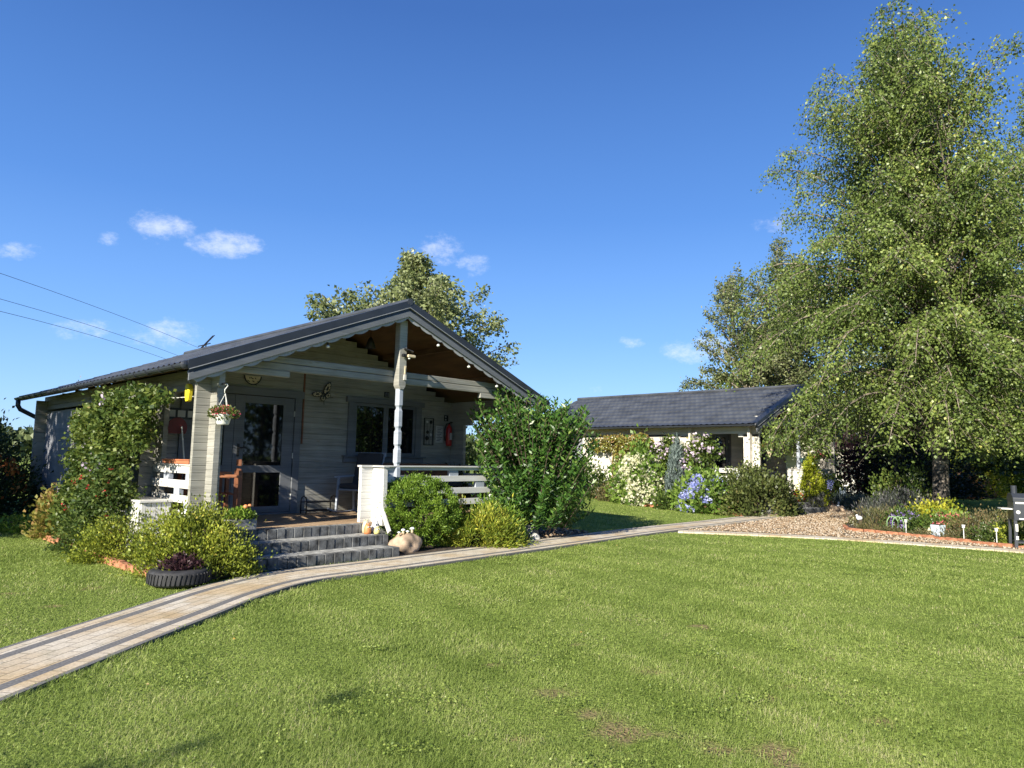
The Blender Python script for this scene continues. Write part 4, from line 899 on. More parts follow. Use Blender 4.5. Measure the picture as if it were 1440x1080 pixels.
dense_tree('dark leafy tree behind the wooden trellis', 28.5, 40.5, 9.0, 4.2, 'darkgreen', 8000, 55, cs=.15, L=.32, W=.2, base=.1)
dense_tree('mid green tree at the far right beyond the trellis', 33.5, 42.0, 10.5, 4.4, 'midgreen', 8000, 56, cs=.15, L=.32, W=.2, base=.1)
dense_tree('mid green tree in the gap between birch trunk and trellis', 24.2, 43.5, 8.0, 3.6, 'midgreen', 7000, 57, cs=.15, L=.30, W=.2, base=.1)
dense_tree('leafy tree behind the farthest cabin', 16.8, 45.0, 9.0, 4.0, 'midgreen', 7000, 58, cs=.15, L=.3, W=.2, base=.1)
dense_tree('dark spruce close behind the birch at the right edge', 20.3, 23.6, 7.5, 2.0, 'conifer', 8000, 59, name='spruce_tree', shape='cone', cs=.13, L=.17, W=.07, base=.05)
shrub('purple-leaved shrub in front of the farthest cabin', 12.4, 25.0, (1.25, 1.0, 2.5), 5200, 'purple', .12, .09, cat='shrub', name='purple_shrub', clumps=60, csz=.17, stems=6)
shrub('bright yellow shrub left of the wooden trellis', 22.3, 33.2, (1.2, .7, 1.25), 2600, 'yellowleaf', .14, .09, clumps=40)
shrub('olive gold shrub in the shade left of the bright yellow shrub', 20.4, 33.0, (1.0, .8, 2.0), 2400, 'yellowbush', .15, .1, clumps=40)
shrub('brown-red clipped hedge under the dark trees', 19.6, 31.0, (1.6, .7, 1.0), 3000, 'redhedge', .12, .08, name='hedge', cat='hedge', clumps=60)
shrub('yellow-green shrub right of the trellis behind the grill', 25.8, 34.8, (1.4, .8, 1.35), 2400, 'yellowbush', .15, .1, clumps=40)
shrub('pale green shrub with white flowers at the far right behind the grill', 27.3, 37.3, (1.4, .8, 2.5), 3000, 'hydr', .16, .1, clumps=40, flowers=('b', 'bl_white', 40, .14, 4))

# planting round the middle cabin (from far left to right along its side wall)
shrub('small green shrub at the far end of the middle cabin wall', *c2(-.5, 6.2), (.7, .6, .8), 1300, 'midgreen', .1, .06, clumps=30)
shrub('low mossy mound beside the vine trellis', *c2(-.75, 4.3), (.5, .4, .45), 1300, 'heath', .07, .04, clumps=30)
shrub('small green shrub under the orange-green vine', *c2(-.55, 5.3), (.6, .5, 1.0), 1500, 'midgreen', .1, .06, clumps=30)
shrub('large white-flowering hydrangea against the cream wall', *c2(-.35, 3.55), (.75, .95, 1.5), 5200, 'hydr', .13, .09, name='white_hydrangea', cat='hydrangea', clumps=60, flowers=('heads', 'bl_white', 90, .14, 60))
shrub('silver-blue upright juniper between the hydrangeas', *c2(-.3, 2.3), (.36, .36, 1.85), 5500, 'silver', .12, .03, name='juniper', cat='juniper', shape='cone', clumps=80, csz=.11, up=1.5)
shrub('blue-flowering hydrangea in front of the porch opening of the middle cabin', *c2(-.65, 1.2), (.7, .8, 1.0), 3600, 'hydr', .14, .10, name='blue_hydrangea', cat='hydrangea', clumps=44, flowers=('heads', 'bl_blue', 46, .11, 54))
shrub('big rounded olive shrub with reddish tips hiding the steps of the middle cabin', *c2(-.1, .05), (1.1, 1.15, 1.12), 8500, 'weigela', .09, .06, name='olive_shrub', clumps=90, csz=.15)
shrub('low dark shrub beside the white hydrangea', *c2(-.8, 2.2), (.45, .4, .4), 1300, 'midgreen', .09, .06, clumps=26)
shrub('lime yellow cone-shaped conifer right of the middle cabin steps', *c2(3.05, -.28), (.50, .50, 1.30), 12000, 'limecone', .06, .032, name='lime_conifer', cat='conifer', shape='cone', clumps=110, csz=.10, up=1.4, z0=.12)
shrub('dark grey-green lavender mound in front of the lime conifer', *c2(2.72, -.62), (.42, .38, .45), 2800, 'lavender', .09, .02, name='lavender', cat='lavender', clumps=50, up=1.3, csz=.15)
shrub('red-leaved heuchera by the stair handrail of the middle cabin', *c2(2.75, .0), (.35, .3, .45), 900, 'bl_red', .08, .07, name='red_plant', cat='plant', clumps=20)
shrub('blue agapanthus flowering beside the middle cabin porch', *c2(4.0, -.35), (.42, .35, .95), 1100, 'midgreen', .14, .03, name='agapanthus', cat='flowers', clumps=20, up=1.5, flowers=('heads', 'bl_blue', 12, .08, 40))
shrub('grey-green lavender mound right of the lime conifer', *c2(4.2, -.95), (.7, .45, .42), 3400, 'silver', .10, .02, name='lavender', cat='lavender', clumps=60, up=1.3, csz=.15)
shrub('green bush at the porch corner of the middle cabin', *c2(5.0, -.1), (.6, .5, .9), 1600, 'midgreen', .1, .07, clumps=30)

# climbing plants of the middle cabin
def climber(label, name, cat, pts, n, lf, L, W, mat, fl=None, parts=()):
    """pts: list of (x, y, z, rx, ry, rz) lobes in world metres"""
    b = np.array(pts[0][:3]); t = thing(name, label, cat, (b[0], b[1], float(hgt(b[0], b[1]))), 0)
    P = []; tot = sum(p[3] * p[5] for p in pts); tn = []
    for i, p in enumerate(pts):
        q, o, tone = ell_points(int(n * p[3] * p[5] / tot), p[3:6], 26, .6, .24, 100 + i, 'ball'); c_, s_ = math.cos(TH), math.sin(TH)
        x_, y_ = q[:, 0].copy(), q[:, 1].copy(); q[:, 0] = -s_ * x_ + c_ * y_; q[:, 1] = c_ * x_ + s_ * y_      # long side along the wall
        P.append(q + np.array([p[0] - b[0], p[1] - b[1], p[2]])); tn.append(tone)
    P = np.concatenate(P); tn = np.concatenate(tn); A = rng.normal(size=P.shape) + [-.4, -.5, -.1]
    leaves('foliage', P, A, L * (.6 + .7 * rng.random(len(P))), W * (.6 + .7 * rng.random(len(P))), LF[lf], t, .2, tn)
    mb = MB()
    for i, p in enumerate(pts):
        a = Vector((p[0] - b[0], p[1] - b[1], p[2])); mb.tube([(0.02 * i, 0, -.02), (a.x * .3, a.y * .3 , a.z * .5), tuple(a)], [.02, .014, .006], 5)
    mb.build('stem', M['twig'], t)
    if fl:
        lf2, cnt, size, pet = fl; I = rng.integers(0, len(P), cnt); C = P[I] + np.array([-.08, -.11, .03]); Q = np.repeat(C, pet, 0) + rng.normal(size=(cnt * pet, 3)) * size * .3
        leaves('blossoms', Q, rng.normal(size=Q.shape), size * .7, size * .6, LF[lf2], t, .1)
    return t
def W2(u, v, z, *r): p = c2(u, v); return (p[0], p[1], z, *r)
def W1_(u, v, z, *r): p = c1(u, v); return (p[0], p[1], z, *r)
climber('orange-green climbing vine on a trellis against the cream wall', 'climbing_vine', 'vine', [W2(.25, 4.7, .3, .25, .12, .3), W2(.2, 4.7, 1.0, .22, .10, .5), W2(.15, 4.6, 1.75, .8, .22, .24), W2(.15, 4.0, 1.82, .5, .2, .18), W2(.15, 5.3, 1.7, .5, .2, .22)], 4200, 'orangevine', .09, .07, None, fl=('bl_white', 200, .07, 2))
climber('pale pink flowering climber beside the porch opening of the middle cabin', 'clematis', 'climber', [W2(.15, 2.3, .5, .4, .2, .5), W2(.15, 2.35, 1.2, .75, .28, .6), W2(.15, 1.75, 1.65, .5, .25, .45), W2(.15, 2.9, 1.7, .5, .25, .35)], 7500, 'rose', .085, .06, None, fl=('bl_mauve', 110, .13, 5))
tl = thing('wall_trellis', 'thin wooden trellis carrying the orange-green vine', 'trellis', (*c2(.33, 4.7), float(hgt(*c2(.33, 4.7)))), TH)
for k in (-.35, 0, .35): MB().box(-.012, .012, k - .015, k + .015, 0, 1.9).build('slat', M['trellis'], tl)
for k in (.5, 1.0, 1.5): MB().box(-.026, -.013, -.4, .4, k, k + .03).build('crossbar', M['trellis'], tl)

# planting round the nearest cabin
climber('large climbing rose on a trellis beside the porch opening, red and pink blooms', 'climbing_rose', 'rose', [W1_(-.15, 3.3, .45, .5, .3, .45), W1_(-.12, 3.0, 1.0, .55, .28, .45), W1_(-.1, 2.9, 1.5, .62, .3, .4), W1_(-.1, 2.7, 1.9, .7, .28, .27), W1_(-.08, 1.9, 2.0, .6, .22, .22), W1_(-.08, 1.15, 2.0, .42, .2, .2), W1_(-.08, 1.4, 1.65, .4, .2, .28), W1_(-.1, 2.1, 1.6, .5, .24, .34), W1_(-.1, 2.2, 1.15, .45, .24, .34), W1_(-.1, 2.6, .6, .55, .3, .45), W1_(-.1, 3.5, 1.75, .3, .2, .25), W1_(-.05, .7, 2.06, .25, .12, .10)],
        26000, 'rose', .065, .045, None, fl=('bl_mauve', 26, .065, 5))
climber('dark fuchsia bush with small red flowers under the climbing rose', 'fuchsia', 'shrub', [W1_(-.25, 1.75, .6, .4, .3, .45), W1_(-.25, 1.55, .85, .35, .25, .3)], 4200, 'midgreen', .06, .035, None, fl=('bl_red', 26, .045, 4))
shrub('wild yellow-green privet sprawling over the tyre planter', -3.52, 7.98, (.62, .56, .66), 15000, 'yellowbush', .036, .022, name='privet_bush', clumps=70, csz=.16, up=.7, stems=10)
shrub('mixed green bush in front of the beige box', *c1(-.15, 1.2), (.50, .60, .50), 9000, 'yellowbush', .036, .022, clumps=60, csz=.17, up=.5)
shrub('leafy green bush under the climbing rose', *c1(-.12, 2.35), (.50, .55, .60), 8000, 'midgreen', .045, .028, clumps=56, csz=.17, up=.4)
shrub('yellow-leaved shrub left of the climbing rose', *c1(-.15, 4.1), (.42, .40, .72), 3600, 'orangevine', .06, .05, clumps=50, csz=.16)
shrub('low green ground cover at the end of the brick edging', *c1(-.3, 5.2), (.7, .5, .25), 3000, 'thuja', .06, .03, name='ground_cover', cat='plants', clumps=50)
shrub('bush with rusty orange flowers beside the downpipe', *c1(-.55, 8.2), (.85, .7, 1.32), 5000, 'darkgreen', .09, .04, name='orange_flower_bush', cat='shrub', clumps=50, flowers=('b', 'bl_orange', 70, .11, 8))
shrub('large dark bush at the left edge of the garden', *c1(-1.0, 9.9), (1.3, 1.2, 2.0), 8500, 'darkgreen', .10, .06, name='dark_bush', clumps=80, csz=.14)
shrub('dark bush reaching out of the picture on the left', *c1(-2.8, 9.6), (1.5, 1.3, 2.1), 8500, 'darkgreen', .10, .06, name='dark_bush', clumps=80, csz=.14)
def tuft(label, x, y, n, H, lf, name='ornamental_grass', w=.012, spread=.5, seed=3):
    z = float(hgt(x, y)); t = thing(name, label, 'grass clump', (x, y, z)); rg = np.random.default_rng(seed); V = []; 
    a = rg.random(n) * 6.283; s = spread * (.3 + .7 * rg.random(n)); h = H * (.6 + .5 * rg.random(n)); K = 6
    d = np.stack([np.cos(a), np.sin(a), 0 * a], 1); sd = np.stack([-np.sin(a), np.cos(a), 0 * a], 1); b = rg.normal(size=(n, 3)) * .06; b[:, 2] = 0
    for k in range(K):
        q = k / (K - 1); p = b + d * (s * q ** 1.5)[:, None] + np.array([0, 0, 1]) * (h * (1.6 * q - 1.05 * q * q * (s / spread)))[:, None]
        V += [p - sd * w * (1 - q) / 2, p + sd * w * (1 - q) / 2]
    V = np.stack(V, 1).reshape(-1, 3); I = (np.arange(n) * 2 * K)[:, None]; F_ = np.concatenate([I + [2 * k, 2 * k + 1, 2 * k + 3, 2 * k + 2] for k in range(K - 1)], 1).reshape(-1, 4)
    np_mesh('blades', V, F_, LF[lf], t, np.repeat(rg.random(n), K - 1)); return t
tuft('arching ornamental grass clump in the shade of the orange flower bush', *c1(-1.0, 6.9), 420, .75, 'darkgreen', spread=.7)
tuft('smaller arching grass clump at the left edge of the lawn', *c1(-1.7, 7.6), 380, .8, 'darkgreen', spread=.7, seed=5)
shrub('clipped round bright green thuja beside the steps', -1.40, 10.82, (.60, .58, .52), 34000, 'thuja', .034, .018, name='thuja_ball', cat='thuja', shape='ball', clumps=340, csz=.06, surf=.93, up=.4, stems=4)
shrub('golden juniper with spreading feathery branches', -.50, 11.15, (.62, .55, .50), 9500, 'goldjun', .085, .018, name='golden_juniper', cat='juniper', clumps=46, csz=.17, up=.25, lean=(.35, 0))
shrub('small golden juniper tuft between thuja and larger juniper', -.92, 11.30, (.30, .3, .66), 2400, 'goldjun', .07, .02, name='golden_juniper', cat='juniper', clumps=26, csz=.16, up=.8)
shrub('low green juniper under the porch railing', -.25, 11.75, (.5, .45, .62), 2600, 'thuja', .06, .025, clumps=40, csz=.15)
# laurel: several upright leafy shoots
def laurel():
    x, y = .42, 12.55; t = thing('laurel_bush', 'big glossy dark green laurel bush between the two cabins', 'laurel', (x, y, 0)); rg = np.random.default_rng(9)
    P = []; A = []; T = []; mb = MB()
    for i in range(560):
        a = rg.random() * 6.283; q = rg.random() ** .42; h = 2.12 + .45 * rg.random() - .42 * q ** 3 + .12 * math.cos(a - 2.6); px = 1.17 * q * math.cos(a); py = .95 * q * math.sin(a)
        lo = h * (.15 + .75 * rg.random()); 
        top = np.array([px * 1.02, py * 1.02, lo + .3 * rg.random() if i % 3 else h]); base = np.array([px * .55, py * .55, max(.1, top[2] - .75)])
        if i % 3 == 0 or i < 60: mb.tube([tuple(base), tuple(top)], [.010, .004], 4)
        m_ = 30; s = np.linspace(.15, 1.04, m_) + rg.normal(size=m_) * .02; c = base + (top - base) * s[:, None]
        g = np.arange(m_) * 2.4 + a; out = np.stack([np.cos(g), np.sin(g), .35 + .6 * s], 1)
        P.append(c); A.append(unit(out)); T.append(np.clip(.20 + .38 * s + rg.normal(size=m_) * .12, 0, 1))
    P = np.concatenate(P); A = np.concatenate(A); T = np.concatenate(T)
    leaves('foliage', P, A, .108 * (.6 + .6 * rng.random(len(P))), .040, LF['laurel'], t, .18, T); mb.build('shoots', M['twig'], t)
    tr = MB()
    for i in range(7): a = i * .9; tr.tube([(0, 0, -.05), (.25 * math.cos(a), .2 * math.sin(a), .6), (.6 * math.cos(a), .5 * math.sin(a), 1.6)], [.035, .025, .01], 6)
    tr.build('trunk', M['bark'], t)
laurel()
shrub('rose bush with a yellow bloom at the back corner of the nearest cabin', *c1(6.9, 2.6), (.5, .4, 1.6), 1800, 'rose', .08, .06, name='rose_bush', cat='rose', clumps=26, flowers=('b', 'bl_orange', 3, .12, 16))
shrub('leafy plant standing on the porch behind the railing', *c1(5.75, 1.7), (.35, .3, .6), 900, 'darkgreen', .12, .07, name='porch_plant', cat='plant', clumps=18, z0=.39, flowers=None)
# far-off wood between the cabins and round the horizon
def far_wood(name, label, pts, n, H, L):
    P = []; T = []; pts = np.array(pts, float); seg = rng.integers(0, len(pts) - 1, n); s = rng.random(n); c = pts[seg] * (1 - s)[:, None] + pts[seg + 1] * s[:, None]
    a = rng.random(n); hh = H * (.75 + .25 * np.sin(c[:, 0] * .35 + np.sin(c[:, 1] * .2) * 2) * np.cos(c[:, 0] * .11)); z = hh * a ** .7
    P = np.stack([c[:, 0] + rng.normal(size=n) * 3, c[:, 1] + rng.normal(size=n) * 3, z], 1)
    o = leaves(name, P, rng.normal(size=P.shape) + [0, -.3, .5], L, L * .7, LF['wood'], None); tag(o, label, 'wood', kind='stuff')
far_wood('distant_wood', 'low band of distant woodland along the horizon', [(-130, 70), (-60, 105), (-5, 115), (40, 110), (120, 90)], 26000, 5.6, 1.0)
# trees that stand outside the picture on the sunny side and shade the left garden
dense_tree('tree left of the picture that shades the orange flower bush', -13.5, 7.2, 6.6, 2.7, 'midgreen', 16000, 61, group=None, base=.25)
dense_tree('second tree left of the picture shading the left edge of the lawn', -17.0, 9.0, 7.0, 2.9, 'midgreen', 15000, 62, group=None, base=.25)
dense_tree('tree behind the viewer casting the shadow at the lower left of the lawn', -7.3, -6.7, 5.0, 1.2, 'midgreen', 6000, 63, group=None, base=.3)

dense_tree('tree right of the picture reflected in the glazed door', 17.5, 4.5, 7.5, 3.4, 'midgreen', 8000, 64, group=None, base=.05, L=.26, W=.18)
dense_tree('tree further right of the picture reflected in the window', 21.5, 9.5, 8.5, 3.8, 'midgreen', 8000, 65, group=None, base=.05, L=.28, W=.2)
dense_tree('dark tree beyond the lawn right of the picture', 14.5, -2.0, 8.0, 3.4, 'darkgreen', 8000, 66, group=None, base=.05, L=.26, W=.18)

# ------------------------------------------------------------------ things on and around the nearest cabin
def T1(name, label, cat, u, v, z=0.0, rot=0.0, group=None): x, y = c1(u, v); return thing(name, label, cat, (x, y, z), TH + rot, group)
def T2(name, label, cat, u, v, z=0.0, rot=0.0, group=None): x, y = c2(u, v); return thing(name, label, cat, (x, y, z), TH + rot, group)
def sprig_ball(name, t, c, r, n, lf, L, W, seed=1, up=.5, flat=1.0):
    rg = np.random.default_rng(seed); d = unit(rg.normal(size=(n, 3))); d[:, 2] = np.abs(d[:, 2]) * flat if flat > 0 else d[:, 2]
    P = np.array(c) + d * np.array(r) * rg.random((n, 1)) ** .45; leaves(name, P, d + [0, 0, up] + rg.normal(size=d.shape) * .4, L, W, LF[lf], t, .2)
def hanging(t, zp, rp, hp, ztop, cone=False, pot='plastic_w', lf='rose', fl='bl_pink', seed=1, nf=60, spread=1.0):
    if cone: MB().lathe([(.01, zp), (rp * .5, zp + hp * .5), (rp, zp + hp), (rp * .93, zp + hp), (rp * .4, zp + hp * .5)], 18).build('pot', M[pot], t, smooth=False)
    else:
        mb = MB().lathe([(rp * .62, zp), (rp * .7, zp + .01), (rp * .95, zp + hp * .8), (rp * 1.02, zp + hp * .82), (rp * 1.02, zp + hp), (rp * .94, zp + hp), (rp * .9, zp + hp * .85)], 20); mb.build('pot', M[pot], t, smooth=False)
    w = MB()
    for a in (.5, 2.6, 4.7): w.tube([(rp * math.cos(a), rp * math.sin(a), zp + hp), (.01, 0, ztop - .12)], .004, 5)
    w.tube([(0, 0, ztop - .12), (0, 0, ztop - .07), (.02, 0, ztop - .045), (.035, 0, ztop - .02), (.02, 0, ztop), (0, 0, ztop - .01)], .007, 6); w.build('hanger', M['plastic_w'], t, smooth=True)
    k = 700; rg = np.random.default_rng(seed); d = unit(rg.normal(size=(k, 3))); rr = rg.random((k, 1)) ** .5
    P = np.array([0, 0, zp + hp + .02]) + d * rr * np.array([rp * 1.7 * spread, rp * 1.7 * spread, .085]); P[:, 2] -= .25 * (np.hypot(P[:, 0], P[:, 1]) - rp).clip(0)
    leaves('foliage', P, d + [0, 0, .3], .035, .022, LF[lf], t); Q = P[:nf * 3:3]; Q = np.repeat(Q, 4, 0) + rg.normal(size=(len(Q) * 4, 3)) * .012 + [0, 0, .01]
    leaves('blossoms', Q, rg.normal(size=Q.shape), .024, .02, LF[fl], t)
t = T1('hanging_basket', 'white hanging pot of pink flowers on the corner post of the nearest cabin', 'hanging basket', .45, -.04); hanging(t, 1.715, .105, .13, 2.23, seed=2)
MB().beam((0, .14, 2.235), (0, -.01, 2.235), .012, .02).build('bracket', M['black'], t)
t = T1('peg_bag', 'bright yellow bag hanging under the eave by the corner post', 'bag', .33, .80)
MB().prism([(-.055, 2.04), (.02, 2.03), (.05, 2.10), (.06, 2.24), (.02, 2.28), (-.06, 2.26), (-.09, 2.20), (-.08, 2.14)], 'x', -.03, .03).build('cloth', M['yellow'], t, bevel=.012)
MB().tube([(0, -.01, 2.27), (0, 0, 2.38)], .004, 5).build('string', M['plastic_w'], t)
t = T1('clothes_line', 'thin pale washing line under the eave beside the climbing rose', 'washing line', .36, .7)
MB().tube([(0, 0, 2.10), (0, .6, 2.11), (-.05, 1.3, 2.14)], .006, 5).build('line', M['plastic_w'], t)
t = T1('fan_rake', 'dark red fan-shaped head on a pale stick leaning inside the porch', 'rake', .63, 1.85, .39)
mb = MB(); mb.prism([(.14 * math.cos(a) - .02, 1.33 + .15 * math.sin(a)) for a in np.linspace(-.6, 3.74, 22)], 'y', 0, .018); mb.build('head', M['darkred'], t, bevel=.004)
MB().tube([(.14, -.22, 0), (.03, -.03, 1.35)], .011, 6).build('handle', M['plastic_w'], t)
t = T1('picture_strip', 'black frame of three small pale pictures on the porch wall behind the railing', 'picture frame', .52, 2.10, 1.86)
MB().box(0, .46, 0, .03, 0, .16).build('frame', M['black'], t)
for k in range(3): MB().box(.03 + k * .145, .14 + k * .145, -.004, 0, .03, .13).build('picture', M['paper'], t)
MB().box(0, .02, -.0, .03, -1.35, -.002).build('post', M['black'], t); 
t = T1('rail_trough', 'long terracotta trough on top of the side railing', 'planter', .415, 1.16, 1.212)
MB().box(-.06, .06, -.45, .45, 0, .055).box(-.07, .07, -.47, .47, .045, .06).build('trough', M['terracotta'], t, bevel=.004)
def wood_chair(t, mat, w=.5, d=.48, sh=.42, bh=.95):
    for i, (sx, sy) in enumerate(((-1, -1), (1, -1), (-1, 1), (1, 1))): MB().box(sx * w / 2 - .025, sx * w / 2 + .025, sy * d / 2 - .025, sy * d / 2 + .025, 0, sh + (.22 if sy < 0 else bh - sh)).build('leg', mat, t, bevel=.003)
    s = MB(); [s.box(-w / 2 + .03, w / 2 - .03, -d / 2 + k * .085, -d / 2 + .07 + k * .085, sh - .02, sh) for k in range(5)]; s.build('seat', mat, t, bevel=.003)
    b = MB(); [b.box(-w / 2 + .025, w / 2 - .025, d / 2 - .012, d / 2 + .012, sh + .12 + k * .13, sh + .21 + k * .13) for k in range(3)]; b.build('backrest', mat, t, bevel=.003)
    for sx in (-1, 1): MB().box(sx * w / 2 - .035, sx * w / 2 + .035, -d / 2 - .06, d / 2 + .02, sh + .22, sh + .25).build('armrest', M['orange'], t, bevel=.008)
t = T1('garden_armchair', 'reddish brown wooden armchair on the porch behind the privet', 'chair', .93, 1.05, .39, rot=-1.9); wood_chair(t, M['brown'], bh=.74)
t = T1('porch_table', 'orange-brown wooden table on the porch behind the side railing', 'table', .98, 1.72, .39); 
MB().box(-.35, .35, -.16, .16, .67, .70).build('tabletop', M['orange'], t, bevel=.004)
for sx in (-1, 1):
    for sy in (-1, 1): MB().box(sx * .3 - .025, sx * .3 + .025, sy * .12 - .025, sy * .12 + .025, 0, .67).build('leg', M['brown'], t)
# boot rack: black tube frame
t = T1('boot_rack', 'black tubular boot rack against the porch wall beside the door', 'boot rack', 3.02, 1.92, .39)
for sx in (-.28, .28):
    MB().tube([(sx, -.09, 0), (sx, -.09, .22), (sx, -.06, .27), (sx, 0, .285), (sx, .06, .27), (sx, .09, .22), (sx, .09, 0)], .011, 8).build('end_hoop', M['black'], t, smooth=True)
for y, z in ((-.09, .19), (.09, .19), (-.09, .05), (.09, .05)): MB().tube([(-.28, y, z), (.28, y, z)], .009, 8).build('rail', M['black'], t)
# rocking chair
def rocking_chair():
    t = T1('rocking_chair', 'pale grey rocking chair with dark cushion beside the newel post', 'rocking chair', 3.60, 1.62, .39, rot=.35)
    wm = M['bluegrey']
    for sy in (-.26, .26):
        MB().tube([(-.48, sy, .09), (-.32, sy, .035), (-.1, sy, .014), (.12, sy, .014), (.34, sy, .045)], .016, 6).build('rocker', wm, t)
        MB().beam((-.26, sy, .03), (-.22, sy, .60), .035, .035).build('leg', wm, t); MB().beam((.24, sy, .03), (.22, sy, .40), .035, .035).build('leg', wm, t)
        MB().beam((-.30, sy, .61), (.22, sy, .63), .06, .025).build('armrest', wm, t)
        MB().beam((.18, sy * .9, .36), (.40, sy * .9, 1.02), .035, .035).build('back_post', wm, t)
    MB().box(-.26, .24, -.26, .26, .385, .41).build('seat', wm, t, bevel=.004); MB().beam((.40, -.26, 1.0), (.40, .26, 1.0), .03, .07).build('top_rail', wm, t)
    MB().box(-.24, .20, -.23, .23, .412, .50).build('seat_cushion', M['fabric'], t, bevel=.02)
    c = MB(); c.beam((.17, 0, .46), (.33, 0, 1.02), .50, .08, up=(1, 0, 0)); c.build('back_cushion', M['fabric'], t, bevel=.015)
rocking_chair()
# wall decorations
t = T1('sun_ornament', 'half-round pale wall ornament with dark rim above the glazed door', 'wall ornament', 1.83, 2.13, 2.62)
MB().prism([(.135 * math.cos(a), .135 * math.sin(a)) for a in np.linspace(math.pi, 2 * math.pi, 20)], 'y', -.015, 0).build('disc', M['cream'], t)
MB().tube([(.14 * math.cos(a), -.018, .14 * math.sin(a)) for a in np.linspace(math.pi, 2 * math.pi, 20)], .010, 6).build('rim', M['black'], t)
mb = MB(); [mb.tube([((.03 + .02 * (k % 2)) * math.cos(a) * 2, -.02, -.05 * (k % 3) - .03), ((.03 + .02 * (k % 2)) * math.cos(a + .5) * 2, -.02, -.05 * (k % 3) - .05)], .007, 4) for k, a in enumerate(np.linspace(3.3, 6.0, 9))]; mb.build('face_relief', M['ink'], t)
t = T1('butterfly_ornament', 'black and cream metal butterfly on the wall between door and window', 'wall ornament', 3.10, 2.10, 2.44, rot=0); 
def wing(t, pts, nm):
    w = MB(); w.prism(pts, 'y', -.012, 0); w = w.build(nm, M['black'], t)
    c = sum(p[0] for p in pts) / len(pts), sum(p[1] for p in pts) / len(pts); n = len(pts); mb = MB()
    for k in range(n):
        a, b = pts[k], pts[(k + 1) % n]; q = [(c[0] + (a[0] - c[0]) * .80, c[1] + (a[1] - c[1]) * .80), (c[0] + (b[0] - c[0]) * .80, c[1] + (b[1] - c[1]) * .80)]
        i = [(c[0] + (a[0] - c[0]) * .35, c[1] + (a[1] - c[1]) * .35), (c[0] + (b[0] - c[0]) * .35, c[1] + (b[1] - c[1]) * .35)]
        m2 = lambda p, r, f: (p[0] * (1 - f) + r[0] * f, p[1] * (1 - f) + r[1] * f)
        mb.prism([m2(q[0], q[1], .18), m2(q[0], q[1], .85), m2(i[0], i[1], .85), m2(i[0], i[1], .18)], 'y', -.016, -.012)
    mb.build('wing_cells', M['cream'], w)
wing(t, [(0, 0), (.02, .06), (.06, .15), (.11, .20), (.15, .21), (.16, .15), (.14, .06), (.10, 0), (.05, -.03)], 'upper_wing')
wing(t, [(0, 0), (-.05, .02), (-.13, .02), (-.20, -.01), (-.21, -.05), (-.16, -.07), (-.08, -.07), (-.02, -.05)], 'left_wing')
wing(t, [(.05, -.03), (.10, -.0), (.14, .02), (.155, -.04), (.12, -.08), (.07, -.09)], 'lower_wing')
wing(t, [(-.02, -.05), (.03, -.05), (.06, -.10), (.03, -.14), (-.02, -.13), (-.04, -.09)], 'tail_wing')
MB().tube([(.10, -.02, .04), (.02, -.02, -.05), (0, -.02, -.09)], [.008, .012, .006], 6).tube([(.14, -.02, -.07), (.20, -.02, -.065)], .005, 4).tube([(.02, -.02, -.14), (.03, -.02, -.20)], .005, 4).build('body', M['black'], t)
def glyph(t, strokes, x, z, s, y, mat, w=.1, name='numeral'):
    mb = MB()
    for st in strokes: mb.tube([(x + p[0] * s, y, z + p[1] * s) for p in st], w * s, 6)
    return mb.build(name, mat, t)
SIX = [[(.42, .95), (.25, .8), (.1, .5), (.08, .25), (.18, .06), (.32, .02), (.46, .1), (.52, .28), (.44, .45), (.3, .5), (.12, .38)]]
t = T1('number_plaque', 'small square number plaque above the porch window', 'plaque', 4.43, 2.12, 2.47)
MB().box(0, .105, -.0, .018, 0, .105).build('frame', M['black'], t); MB().box(.012, .093, -.004, 0, .012, .093).build('tile', M['greyfab'], t); glyph(t, SIX, .034, .024, .058, -.006, M['ink'])
t = T1('flower_panel', 'narrow black metal panel with round flowers beside the porch window', 'wall ornament', 5.40, 2.12, 1.60)
fr = MB(); fr.box(0, .012, -.01, .01, 0, .54).box(.228, .24, -.01, .01, 0, .54).box(.012, .228, -.01, .01, 0, .012).box(.012, .228, -.01, .01, .528, .54); fr.build('frame', M['black'], t)
for (x, z, r, mm) in ((.07, .46, .026, 'paper'), (.17, .46, .036, 'black'), (.09, .26, .034, 'black'), (.17, .21, .03, 'paper'), (.08, .14, .045, 'black')):
    MB().lathe([(.0, 0), (r, .0), (r * .9, .008), (.004, .012)], 14).build('metal_flower', M[mm], t).rotation_euler = (R(90), 0, 0)
    o = KIDS[t.name][-1]; o.location = (x, 0, z)
mb = MB(); [mb.tube([(x, 0, .012), (x + .02, 0, .3), (x2, 0, z)], .004, 4) for x, x2, z in ((.06, .07, .45), (.12, .17, .45), (.15, .09, .25), (.2, .17, .2))]; mb.build('stems', M['black'], t)
t = T1('notice_sheet', 'pinned paper notice beside the fire extinguisher', 'notice', 5.71, 2.13, 1.66)
MB().box(0, .19, 0, .004, 0, .33).build('sheet', M['paper'], t); mb = MB(); [mb.box(.02 + .02 * (k % 2), .17 - .03 * (k % 3), -.003, -.001, .29 - k * .032, .30 - k * .032) for k in range(9)]; mb.build('printed_lines', M['ink'], t)
t = T1('small_picture', 'tiny dark picture with two pale spots above the notice sheet', 'picture frame', 5.92, 2.12, 2.10)
MB().box(0, .10, 0, .012, 0, .12).build('frame', M['black'], t); MB().box(.02, .045, -.003, 0, .015, .045).build('mark', M['paper'], t); MB().box(.02, .045, -.003, 0, .07, .10).build('mark', M['paper'], t)
